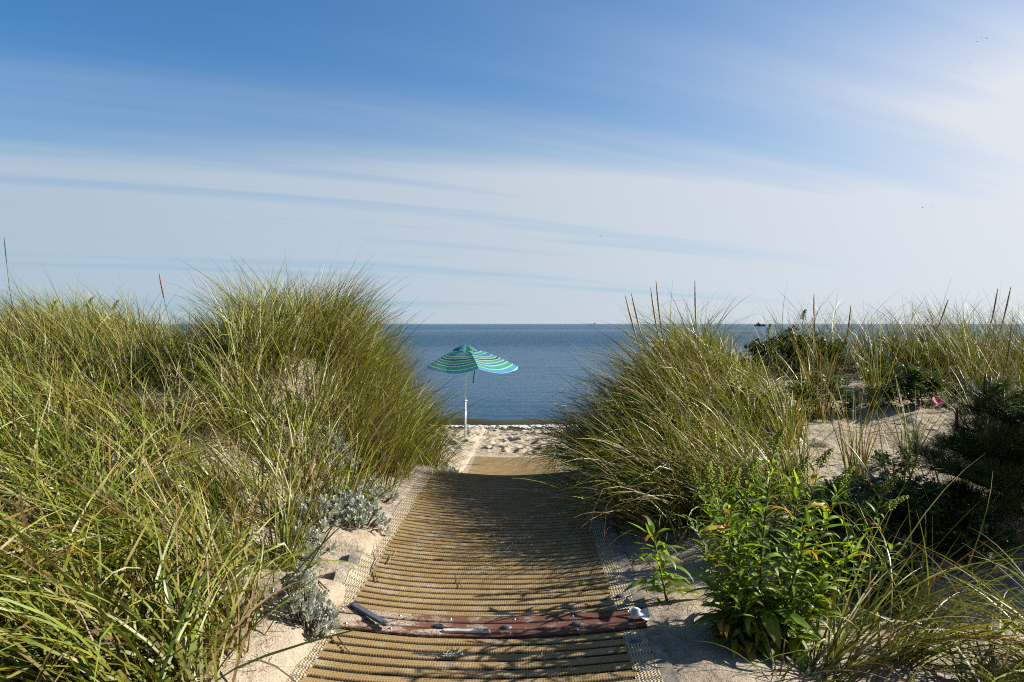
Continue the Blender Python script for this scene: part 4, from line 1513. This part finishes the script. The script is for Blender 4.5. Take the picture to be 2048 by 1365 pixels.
def goldenrod_stem(t, root, tip, nleaf, rn, big=.16, small=.05, plume=True, start=.06, wide=1.0, bow=(0, 0)):
    root = Vector(root); tip = Vector(tip)
    pts = []
    for k in range(11):
        s = k / 10
        p = root.lerp(tip, s)
        p.x += bow[0] * math.sin(math.pi * s); p.y += bow[1] * math.sin(math.pi * s)
        pts.append(p)
    obj('stem', MB().tube([tuple(p) for p in pts], [.008 * (1 - .75 * k / 10) for k in range(11)], 6, c=(.13, .07, .03)).mesh('stem'), M_STEM, t)
    for k in range(nleaf):
        s = start + (.97 - start) * (k + rn.uniform(-.3, .3)) / nleaf
        s = max(.02, min(.99, s))
        i = min(9, int(s * 10)); p = pts[i].lerp(pts[i + 1], s * 10 - i)
        az = k * 2.399 + rn.uniform(-.35, .35)
        size = (big + (small - big) * s ** .8) * rn.uniform(.8, 1.25)
        tilt = R(rn.uniform(20, 55)) * (.6 + .7 * s)
        put_leaf(rn.choice(GL if s > .3 else GL[:5]) if rn.random() > .035 else rn.choice((BROWN_LEAF, BROWN_LEAF, YELLOW_LEAF)), t, p, az, tilt, size, rn.uniform(-.5, .5), wide=wide * (1.25 if s < .3 else .95))
    if plume:
        # unopened flower spray: short curved side sprigs full of tiny buds, leaning over
        mb = MB()
        d = (tip - pts[8]).normalized()
        for k in range(30):
            s = k / 30
            c = tip + d * (.13 * s) + Vector((.03 * s * s, 0, -.02 * s * s))
            az = k * 2.4
            ln = .038 * (1 - .7 * s)
            for q in range(4):
                cc = c + Vector((math.cos(az) * ln * (q + .6) / 4, math.sin(az) * ln * (q + .6) / 4, .010 * math.sin(q)))
                mb.add(ICO_V * .0045 * (1.5, .9, .9) + np.array(cc), ICO_F.tolist(), np.array((.20, .26, .03)))
        obj('bud_spray', mb.mesh('bud_spray'), M_LEAF, t)


rg1 = random.Random(21)
gp = on_ground(1522, 1300)
gold1 = thing('goldenrod_plant', 'tall bushy goldenrod with long glossy leaves beside the shaded edge of the mat', 'plant', gp)
H1 = gp.y


def tipat(px, py_, d, o):
    return Vector(((px - 1024) / FPX * d, d, EYE - (py_ - 648) / FPX * d)) - Vector(o)


for (rx_, ry_, px, py_, d, n, b, sm, pl) in ((0, 0, 1548, 905, 3.75, 80, .23, .11, 1), (.03, .04, 1678, 975, 3.95, 64, .22, .11, 1), (-.02, .05, 1440, 985, 3.9, 64, .22, .11, 1),
                                       (.04, -.02, 1625, 1035, 3.65, 56, .21, .11, 0), (-.05, 0, 1475, 1050, 3.62, 56, .21, .11, 0), (.06, .06, 1770, 1020, 4.0, 52, .20, .10, 1),
                                       (-.04, .08, 1372, 1030, 4.0, 52, .20, .10, 0), (.0, .1, 1600, 955, 4.1, 56, .20, .10, 1), (.08, .0, 1720, 1090, 3.8, 48, .20, .10, 0),
                                       (-.08, .03, 1405, 1105, 3.75, 48, .20, .10, 0), (.02, .12, 1500, 960, 4.15, 54, .19, .10, 1), (.1, .08, 1800, 1085, 4.05, 44, .19, .10, 0), (-.1, .0, 1440, 1165, 3.6, 40, .20, .11, 0), (.1, -.03, 1650, 1160, 3.6, 40, .20, .11, 0),
                                       (.05, .15, 1640, 935, 4.2, 50, .18, .10, 1), (-.06, .12, 1420, 965, 4.2, 46, .18, .10, 1)):
    goldenrod_stem(gold1, (rx_, ry_, -.02), tipat(px, py_, d, gp), n, rg1, b, sm, bool(pl), wide=.98, bow=(rg1.uniform(-.04, .04), 0))
for k in range(5):
    put_leaf(BROWN_LEAF, gold1, Vector((rg1.uniform(-.04, .04), rg1.uniform(-.05, .02), rg1.uniform(.08, .2))), R(rg1.uniform(180, 360)), R(-30), rg1.uniform(.1, .16), .4)
put_leaf(GL[2], gold1, Vector((-.02, -.02, .17)), R(188), R(8), .34, .2, wide=1.1)
put_leaf(GL[0], gold1, Vector((-.02, -.02, .22)), R(170), R(30), .36, .2, wide=1.0)
put_leaf(GL[2], gold1, Vector((.03, -.03, .2)), R(-60), R(5), .25, .2, wide=1.5)
put_leaf(GL[4], gold1, Vector((.0, -.03, .2)), R(-95), R(5), .25, .2, wide=1.4)
g2p = Vector((1.30, 4.75, gz(1.30, 4.75)))
gold2 = thing('goldenrod_plant', 'goldenrod leaning towards the mat behind the tall one', 'plant', g2p)
for (rx_, ry_, px, py_, d, n) in ((.1, 0, 1392, 968, 4.7, 60), (.14, .05, 1470, 975, 4.8, 50), (.18, .0, 1430, 1000, 4.6, 50), (.24, .02, 1510, 960, 4.9, 50), (.3, .02, 1560, 990, 4.9, 40)):
    goldenrod_stem(gold2, (rx_, ry_, -.02), tipat(px, py_, d, g2p), n, rg1, .17, .08, bow=(-.03, 0), wide=1.1)
g3p = Vector((2.05, 4.6, gz(2.05, 4.6)))
gold3 = thing('goldenrod_plant', 'goldenrod with toothed drooping tips in front of the rose hips', 'plant', g3p)
for (rx_, ry_, px, py_, d, n) in ((-.05, 0, 1770, 985, 4.5, 56), (0, .06, 1690, 995, 4.65, 50), (-.1, .02, 1720, 1030, 4.5, 46), (-.15, .1, 1640, 1010, 4.8, 46), (.05, .1, 1740, 1000, 4.8, 40)):
    goldenrod_stem(gold3, (rx_, ry_, -.02), tipat(px, py_, d, g3p), n, rg1, .16, .075, bow=(-.02, 0), wide=1.1)
g4p = on_ground(1336, 1206)
gold4 = thing('goldenrod_plant', 'small young goldenrod alone in the sand by the paper tag', 'plant', g4p)
goldenrod_stem(gold4, (0, 0, -.02), tipat(1304, 1058, 4.32, g4p), 34, rg1, .25, .14, plume=False, start=.14, wide=1.05)
put_leaf(YELLOW_LEAF, gold4, Vector((.05, .03, .05)), R(10), R(30), .07, .3)
for k in range(4):
    put_leaf(BROWN_LEAF, gold4, Vector((rg1.uniform(-.06, .06), rg1.uniform(-.05, .05), .012)), R(rg1.uniform(0, 360)), R(0), rg1.uniform(.05, .08), .4)
g5p = Vector((-5.0, 9.2, gz(-5.0, 9.2)))
gold5 = thing('goldenrod_plant', 'goldenrod tips rising through the grass on the crest of the sunlit dune', 'plant', g5p)
for (px, py_, d) in ((108, 622, 8.9), (178, 615, 8.8), (228, 620, 9.0), (150, 632, 9.1)):
    tp = tipat(px, py_, d, g5p)
    goldenrod_stem(gold5, (tp.x * .8, tp.y, gz(g5p.x + tp.x * .8, g5p.y + tp.y) - g5p.z - .02), tp, 26, rg1, .12, .06)
g6p = Vector((3.05, 8.9, gz(3.05, 8.9)))
gold6 = thing('goldenrod_plant', 'thin goldenrod rising above the rose thicket against the sea', 'plant', g6p)
goldenrod_stem(gold6, (.2, 0, -.02), tipat(1606, 640, 8.8, g6p), 34, rg1, .10, .05)
goldenrod_stem(gold6, (-.15, 0, -.02), tipat(1538, 668, 8.8, g6p), 30, rg1, .10, .05)

flush_leaves(220)

# silver cushions (felted lobed leaves in rosettes)
SILV = [(.60, .64, .53), (.72, .75, .63), (.48, .53, .44)]


def silver_leaf(mb, M, size, col):
    pts = [(0, .0), (.25, .08), (.42, .20), (.5, .10), (.68, .26), (.76, .12), (.92, .16), (1.0, 0)]
    V = []
    for (x, y) in pts:
        V.append((x, y, .12 * x * x + .1 * y)); V.append((x, -y, .12 * x * x + .1 * y))
    F = [[2 * k, 2 * k + 1, 2 * k + 3, 2 * k + 2] for k in range(len(pts) - 1)]
    V = [tuple(M @ (Vector(p) * size)) for p in V]
    mb.add(V, F, np.array(col))


SR = random.Random(9)
ROS = []
for k in range(4):
    mb = MB()
    for j in range(20):
        h = j / 20
        az = j * 2.4 + SR.uniform(-.2, .2)
        tilt = R(15 + 62 * h + SR.uniform(-8, 8))
        M = Matrix.Translation((0, 0, .05 * h)) @ Matrix.Rotation(az, 4, 'Z') @ Matrix.Rotation(-tilt, 4, 'Y') @ Matrix.Rotation(SR.uniform(-.4, .4), 4, 'X')
        c = np.array(SILV[SR.randrange(3)]) * SR.uniform(.8, 1.1)
        silver_leaf(mb, M, SR.uniform(.038, .058) * (1 - .35 * h), c)
    me = mb.mesh('leaf_rosette'); me.materials.append(M_SILVER)
    ROS.append(me)


def silver_plant(x, y, rad, hgt, n, label, s0=1.0):
    z = gz(x, y)
    t = thing('silver_plant', label, 'plant', (x, y, z), 0, 'silver leaved plants beside the path')
    n = int(n * 1.35)
    for k in range(n):
        a = SR.uniform(0, 6.28); r = rad * math.sqrt(SR.random())
        dx, dy = r * math.cos(a), r * math.sin(a)
        hh = hgt * (1 - .6 * (r / rad) ** 2) * SR.uniform(.55, 1.0)
        zb = gz(x + dx, y + dy) - z
        p = Vector((dx, dy, zb + hh - .03))
        b = Vector((dx * .45, dy * .45, gz(x + dx * .45, y + dy * .45) - z - .02))
        st = obj('stem', MB().tube([tuple(b), tuple(b.lerp(p, .5) + Vector((0, 0, .02))), tuple(p + Vector((0, 0, .03)))], [.004, .0035, .003], 5, c=(.20, .17, .12)).mesh('stem'), M_STEM, t)
        o = bpy.data.objects.new('leaf_rosette', ROS[k % 4])
        COL.objects.link(o); o.parent = t; o.location = p
        o.rotation_euler = (-dy / rad * .6 + SR.uniform(-.15, .15), dx / rad * .6 + SR.uniform(-.15, .15), SR.uniform(0, 6.28))
        sc_ = s0 * SR.uniform(.6, .95)
        o.scale = (sc_, sc_, sc_)
    return t


silver_plant(-.97, 3.76, .135, .25, 46, 'silver leaved plant beside the end of the brown planks')
silver_plant(-1.08, 5.5, .23, .22, 60, 'broad silver cushion spilling over the cream edge of the mat')
silver_plant(-1.16, 6.0, .2, .24, 40, 'silver plant in the grass just behind the broad cushion')
silver_plant(-1.25, 4.78, .15, .20, 34, 'silver plant among grass stems beside the bare sand patch')
silver_plant(-1.30, 5.15, .17, .24, 34, 'half hidden silver plant between the grass tufts beside the sand patch')
silver_plant(-1.45, 6.55, .24, .36, 44, 'silver plant high on the slope below the knoll clump')
silver_plant(-.86, 9.9, .24, .24, 40, 'dark grey green plant where the mat drops to the beach', 1.1)
silver_plant(1.18, 6.0, .16, .18, 26, 'shaded silver plant under the draped clump')
silver_plant(1.7, 6.45, .2, .3, 30, 'blue grey plant inside the large draped clump')
silver_plant(2.3, 7.2, .24, .2, 34, 'pale silver plant on the sand at the far edge of the hollow', 1.1)
silver_plant(-1.08, 6.45, .13, .15, 20, 'small silver plant at the foot of the slope near the mat')


# rose bushes
def rose_bush(x, y, rx, ry, h, n, label, hips=(), flowers=(), tone=1.0, seed=1):
    rr = np.random.default_rng(seed)
    z0 = gz(x, y)
    t = thing('rose_bush', label, 'bush', (x, y, z0), 0, 'rose bushes on the dune')
    mb_v = []; mb_f = []; mb_c = []
    LV = np.array([(0, 0, 0), (.35, .30, .04), (.75, .26, .03), (1, 0, -.05), (.75, -.26, .03), (.35, -.30, .04), (.5, 0, -.03)])
    LF = np.array([(0, 6, 1), (1, 6, 2), (2, 6, 3), (3, 6, 4), (4, 6, 5), (5, 6, 0)])
    off = 0
    nst = max(6, n // 60)
    stems = MB()
    heads = []
    for k in range(nst):
        a = rr.uniform(0, 6.28); r = math.sqrt(rr.random())
        p = Vector((rx * r * math.cos(a), ry * r * math.sin(a), 0))
        gzz = gz(x + p.x, y + p.y) - z0
        hh = h * (1 - .55 * r * r) * rr.uniform(.7, 1.05)
        p.z = gzz + hh
        b = Vector((p.x * .4, p.y * .4, gz(x + p.x * .4, y + p.y * .4) - z0 - .02))
        mid = b.lerp(p, .5) + Vector((rr.uniform(-.03, .03), rr.uniform(-.03, .03), hh * .12))
        stems.tube([tuple(b), tuple(mid), tuple(p)], [.006, .005, .003], 5, c=(.10, .055, .035), cap=False)
        heads.append((b, mid, p))
    obj('stems', stems.mesh('stems'), M_STEM, t, kind='stuff')
    for k in range(n):
        b, mid, p = heads[rr.integers(0, nst)]
        s = 1 - abs(rr.normal(0, .3)); s = min(1, max(.15, s))
        c = (b.lerp(mid, s * 2) if s < .5 else mid.lerp(p, s * 2 - 1)) + Vector(rr.normal(0, .035, 3))
        az = rr.uniform(0, 6.28); tl = R(rr.uniform(-10, 50))
        M = Matrix.Rotation(az, 3, 'Z') @ Matrix.Rotation(-tl, 3, 'Y')
        rach = .075 * rr.uniform(.7, 1.2)
        colr = np.array((.055, .10, .018)) * tone * rr.uniform(.6, 1.5) * (np.array((1.5, 1.2, .8)) if rr.random() < .08 else 1)
        if rr.random() < .03:
            colr = np.array((.24, .12, .02))
        for q in range(7):
            sgn = 0 if q == 6 else (1 if q % 2 else -1)
            xx = rach * (1.0 if q == 6 else .25 + .25 * (q // 2))
            LM = M @ Matrix.Rotation(sgn * 1.0, 3, 'Z') @ Matrix.Rotation(rr.normal(0, .35), 3, 'X')
            ls = .03 * rr.uniform(.75, 1.15)
            base_p = np.array(c + M @ Vector((xx, 0, 0)))
            mb_v.append((np.array(LM) @ (LV * (ls, ls, ls)).T).T + base_p); mb_f.append(LF + off); off += 7
            mb_c.append(np.tile(colr * rr.uniform(.85, 1.15), (7, 1)))
    obj('foliage', np_mesh('foliage', np.concatenate(mb_v), np.concatenate(mb_f), False, np.concatenate(mb_c)), M_ROSE, t, kind='stuff')
    for p in hips:
        q = Vector(p) - Vector((x, y, z0))
        hp = obj('rose_hip', MB().add(ICO_V * (.016, .016, .0135), ICO_F.tolist(), (.35, .02, .015)).mesh('rose_hip'), M_STEM, t)
        hp.location = q
        cr = MB()
        for s in range(5):
            a = s * 1.256
            cr.add([(0, 0, .010), (.004 * math.cos(a + .6), .004 * math.sin(a + .6), .017), (.013 * math.cos(a), .013 * math.sin(a), .027), (.004 * math.cos(a - .6), .004 * math.sin(a - .6), .017)], [[0, 1, 2, 3]], (.10, .10, .03))
        obj('sepals', cr.mesh('sepals'), M_STEM, hp)
    for p in flowers:
        q = Vector(p) - Vector((x, y, z0))
        fl = obj('flower', MB().add(ICO_V * .006, ICO_F.tolist(), (.5, .38, .05)).mesh('flower'), M_STEM, t)
        fl.location = q
        for s in range(5):
            a = s * 1.256
            pv_ = [(0, 0, 0), (.022, .020, .008), (.042, .014, .016), (.042, -.014, .016), (.022, -.020, .008)]
            m2 = Matrix.Rotation(a, 3, 'Z')
            obj('petal', MB().add([tuple(m2 @ Vector(w)) for w in pv_], [[0, 1, 2, 3, 4]], (.42, .015, .20)).mesh('petal'), M_LEAF, fl)
        fl.rotation_euler = (R(55), 0, R(10))
    return t


def at(px, py_, d):
    return ((px - 1024) / FPX * d, d, EYE - (py_ - 648) / FPX * d)


rose_bush(3.15, 9.0, .72, .4, .42, 1500, 'dark rose thicket on the dune crest against the sea', seed=2, tone=.75)
rose_bush(2.8, 7.25, .32, .22, .34, 460, 'small rose bush at the far side of the sandy hollow', seed=3, tone=1.2)
rose_bush(2.35, 4.75, .62, .42, .36, 1500, 'rose bush with red hips in the shade between goldenrod and pine', [at(1790, 1122, 4.55), at(1722, 1062, 4.5), at(1740, 970, 4.6), at(1880, 1128, 4.5), at(1588, 1003, 4.6), at(1768, 1085, 4.4)], seed=4, tone=.85)
rose_bush(2.88, 6.0, .17, .13, .13, 90, 'low rose sprout alone on the sand of the hollow', seed=5, tone=1.0)
rose_bush(3.85, 7.4, .45, .3, .34, 620, 'rose bush with one pink flower above the pine', [], [at(1873, 803, 7.05)], seed=6, tone=.9)
rose_bush(2.28, 5.35, .16, .12, .14, 90, 'low rose sprout on the near edge of the sandy hollow', seed=7, tone=1.0)
rose_bush(2.72, 4.62, .32, .25, .26, 520, 'rose bush half hidden beneath the pine branches', [at(1957, 1126, 4.5)], seed=8, tone=1.1)
rose_bush(-5.4, 9.6, .6, .35, .42, 300, 'dark leafy rose bush on the crest at the sunlit end of the dune', seed=10, tone=.9)
rose_bush(1.85, 4.3, .26, .2, .26, 420, 'bright leafy rose between the tall goldenrod and the darker rose', [at(1690, 1105, 4.1)], seed=13, tone=1.3)
rose_bush(3.62, 7.85, .2, .16, .2, 140, 'low rose sprout near the crest behind the slim orange tuft', seed=11, tone=1.1)
rose_bush(4.6, 8.9, .6, .3, .42, 700, 'loose rose thicket on the crest behind the seed spikes', seed=12, tone=1.1)


# dwarf pine
def pine(x, y, h, label):
    pr_ = np.random.default_rng(77)
    z0 = gz(x, y)
    t = thing('pine_tree', label, 'tree', (x, y, z0))
    tr = [(0, 0, -.05), (.03, .0, .2), (-.02, .02, .5), (.0, .0, .8), (-.01, .0, h)]
    obj('trunk', MB().tube(tr, [.055, .048, .036, .022, .008], 8, c=(.09, .06, .04)).mesh('trunk'), M_STEM, t)
    tips = []
    br = MB()
    NB = 84
    for k in range(NB):
        f = k / NB
        hz_ = .12 + (h - .3) * f
        a = k * 2.4 + pr_.uniform(-.3, .3)
        ln = (.78 - .34 * f * f) * pr_.uniform(.72, 1.1)
        b = Vector((0, 0, hz_))
        p = b + Vector((math.cos(a) * ln, math.sin(a) * ln, (.02 + .30 * pr_.random()) * (1 - .3 * f)))
        m = b.lerp(p, .55) + Vector((0, 0, -.05))
        br.tube([tuple(b), tuple(m), tuple(p)], [.012, .009, .005], 5, c=(.10, .065, .04), cap=False)
        for s in np.linspace(.28, 1, 11):
            c = b.lerp(m, s * 2) if s < .5 else m.lerp(p, s * 2 - 1)
            tips.append((c, (p - m).normalized(), .8 + .3 * s))
            if s > .4 and pr_.random() < .8:
                sd = Vector((math.cos(a + 1.57), math.sin(a + 1.57), .35)) * (1 if pr_.random() < .5 else -1)
                sd.z = abs(sd.z)
                q = c + sd * pr_.uniform(.08, .24)
                br.tube([tuple(c), tuple(q)], [.005, .0035], 4, c=(.10, .065, .04), cap=False)
                for w in (.4, .7, 1.0):
                    tips.append((c.lerp(q, w), sd.normalized(), 1.0))
    obj('branches', br.mesh('branches'), M_STEM, t, kind='stuff')
    k = 44
    C = np.array([tuple(c) for c, d, s in tips]); D = np.array([tuple(d) for c, d, s in tips]); S = np.array([s for c, d, s in tips])
    v = pr_.normal(0, 1, (len(C), k, 3)); v /= np.linalg.norm(v, axis=2, keepdims=True)
    v = v * .8 + D[:, None] * .75 + np.array([0, 0, .3])
    v /= np.linalg.norm(v, axis=2, keepdims=True)
    v = v.reshape(-1, 3)
    roots = (C[:, None] + pr_.normal(0, .008, (len(C), k, 3))).reshape(-1, 3)
    n = len(roots)
    cb = np.array((.048, .085, .012))[None] * pr_.uniform(.6, 1.5, (n, 1))
    d = dict(roots=roots, az=np.arctan2(v[:, 1], v[:, 0]), lean=np.arccos(np.clip(v[:, 2], -1, 1)), bend=pr_.normal(0, .2, n), length=pr_.uniform(.06, .10, n) * np.repeat(S, k), width=np.full(n, .0034),
             roll=pr_.normal(0, 1.5, n), cbase=cb, ctip=cb * 1.3, az_tw=np.zeros(n))
    v, f, c = blade_arrays(nseg=2, **d)
    obj('crown', np_mesh('crown', v, f, True, c), M_NEEDLE, t, kind='stuff')
    # upright candles at the shoots nearest the top on this side
    cand = sorted([(c, s) for c, dd_, s in tips if s > 1.05], key=lambda q: -q[0].z + .8 * q[0].x)[:9]
    for c, s in cand:
        cd = MB()
        cd.tube([(0, 0, -.03), (0, 0, .05), (.004, 0, .12)], [.007, .010, .006], 6, c=(.12, .07, .04))
        for q in range(14):
            a = q * 2.4; zq = .02 + .10 * q / 14
            cd.tube([(.006 * math.cos(a), .006 * math.sin(a), zq), (.018 * math.cos(a), .018 * math.sin(a), zq + .012)], [.003, .001], 4, c=(.16, .09, .05), cap=False)
        o = obj('candle_bud', cd.mesh('candle_bud'), M_STEM, t)
        o.location = c
    return t


pine(3.42, 4.95, .98, 'dark young pine with brown candle buds at the shaded edge of the view')

# ------------------------------------------------------------------ boat and birds far out
M_HULL = simple('dark boat hull', (.03, .05, .07), .5)
M_CABIN = simple('grey boat cabin', (.10, .14, .17), .5)
M_WHITE = simple('white boat paint', (.72, .70, .66), .5)
bd = 905.0
bx = (1519 - 1024) / FPX * bd
boat = thing('fishing_boat', 'small dark fishing boat with a mast far out on the horizon', 'boat', (bx, bd, SEA_Z))
hv = []
for x, w, zt in ((-6.3, 1.6, 1.5), (-3, 2.0, 1.3), (2, 2.0, 1.2), (5, 1.4, 1.6), (6.6, .1, 2.2)):
    hv += [(x, -w, zt), (x, w, zt), (x * .96, w * .7, -.5), (x * .96, -w * .7, -.5)]
hf = []
for k in range(4):
    for j in range(4):
        hf.append([k * 4 + j, k * 4 + (j + 1) % 4, (k + 1) * 4 + (j + 1) % 4, (k + 1) * 4 + j])
hf += [[0, 3, 2, 1], [16, 17, 18, 19]]
obj('hull', MB().add(hv, hf).mesh('hull', False), M_HULL, boat).rotation_euler = (0, 0, math.pi)
obj('cabin', MB().box((-3.4, -1.3, 1.2), (1.2, 1.3, 2.9)).box((-2.2, -1.0, 2.9), (-.2, 1.0, 3.9)).mesh('cabin', False), M_CABIN, boat)
obj('mast', MB().tube([(-1.1, 0, 3.8), (-1.1, 0, 6.6)], .16, 6).tube([(-2.0, 0, 5.6), (-.2, 0, 5.6)], .12, 6).mesh('mast'), M_HULL, boat)
obj('stern_shelter', MB().box((3.6, -1.5, 1.2), (5.8, 1.5, 2.5)).mesh('stern_shelter', False), M_WHITE, boat)
boat2 = thing('distant_ship', 'tiny far ship on the horizon between the umbrella and the draped clump', 'boat', ((1184 - 1024) / FPX * 5200, 5200, SEA_Z))
obj('hull', MB().box((-26, -6, -1), (26, 6, 3.0)).mesh('hull', False), M_CABIN, boat2)
obj('superstructure', MB().box((12, -5, 3.0), (20, 5, 7)).mesh('superstructure', False), M_CABIN, boat2)

M_BIRD = simple('dark bird', (.03, .03, .035), .7)
birds = [(1954, 84, 'lowest bird of the loose trio high in the sky', .3), (1963, 76, 'highest bird of the loose trio high in the sky', -.4), (1973, 77, 'outermost bird of the loose trio high in the sky', .8),
         (1865, 413, 'lone dark bird above the shaded dune', .2), (1845, 416, 'faint bird just beside the lone dark bird', 1.0), (1666, 454, 'small bird flying alone above the crest tuft', -.3),
         (1205, 471, 'outer bird of the pair low above the sea', .4), (1201, 473, 'inner bird of the pair low above the sea', -.6), (1941, 125, 'bird with wings spread below the trio', .1)]
bm_ = MB()
body = [(-.26, 0, 0), (-.12, 0, .02), (.06, 0, .03), (.2, 0, .02), (.3, 0, .02)]
BODY = MB().tube(body, [.01, .05, .065, .045, .012], 8).mesh('body')
WING = MB().add([(.10, .03, .03), (-.08, .03, .03), (-.04, .30, .13), (.10, .30, .14), (-.16, .62, .06), (-.02, .56, .08)], [[0, 1, 2, 3], [3, 2, 4, 5]]).mesh('wing')
WING2 = MB().add([(.10, -.03, .03), (-.08, -.03, .03), (-.04, -.30, .13), (.10, -.30, .14), (-.16, -.62, .06), (-.02, -.56, .08)], [[3, 2, 1, 0], [5, 4, 2, 3]]).mesh('wing')
for me in (BODY, WING, WING2):
    me.materials.append(M_BIRD)
for (px, py_, lab, rz) in birds:
    d = 300
    b = thing('bird', lab, 'bird', at(px, py_, d), rz, 'birds in the sky')
    b.rotation_euler = (rz * .6, .1, 1.2 + rz)
    for nm, me in (('body', BODY), ('wing', WING), ('wing', WING2)):
        o = bpy.data.objects.new(nm, me); COL.objects.link(o); o.parent = b
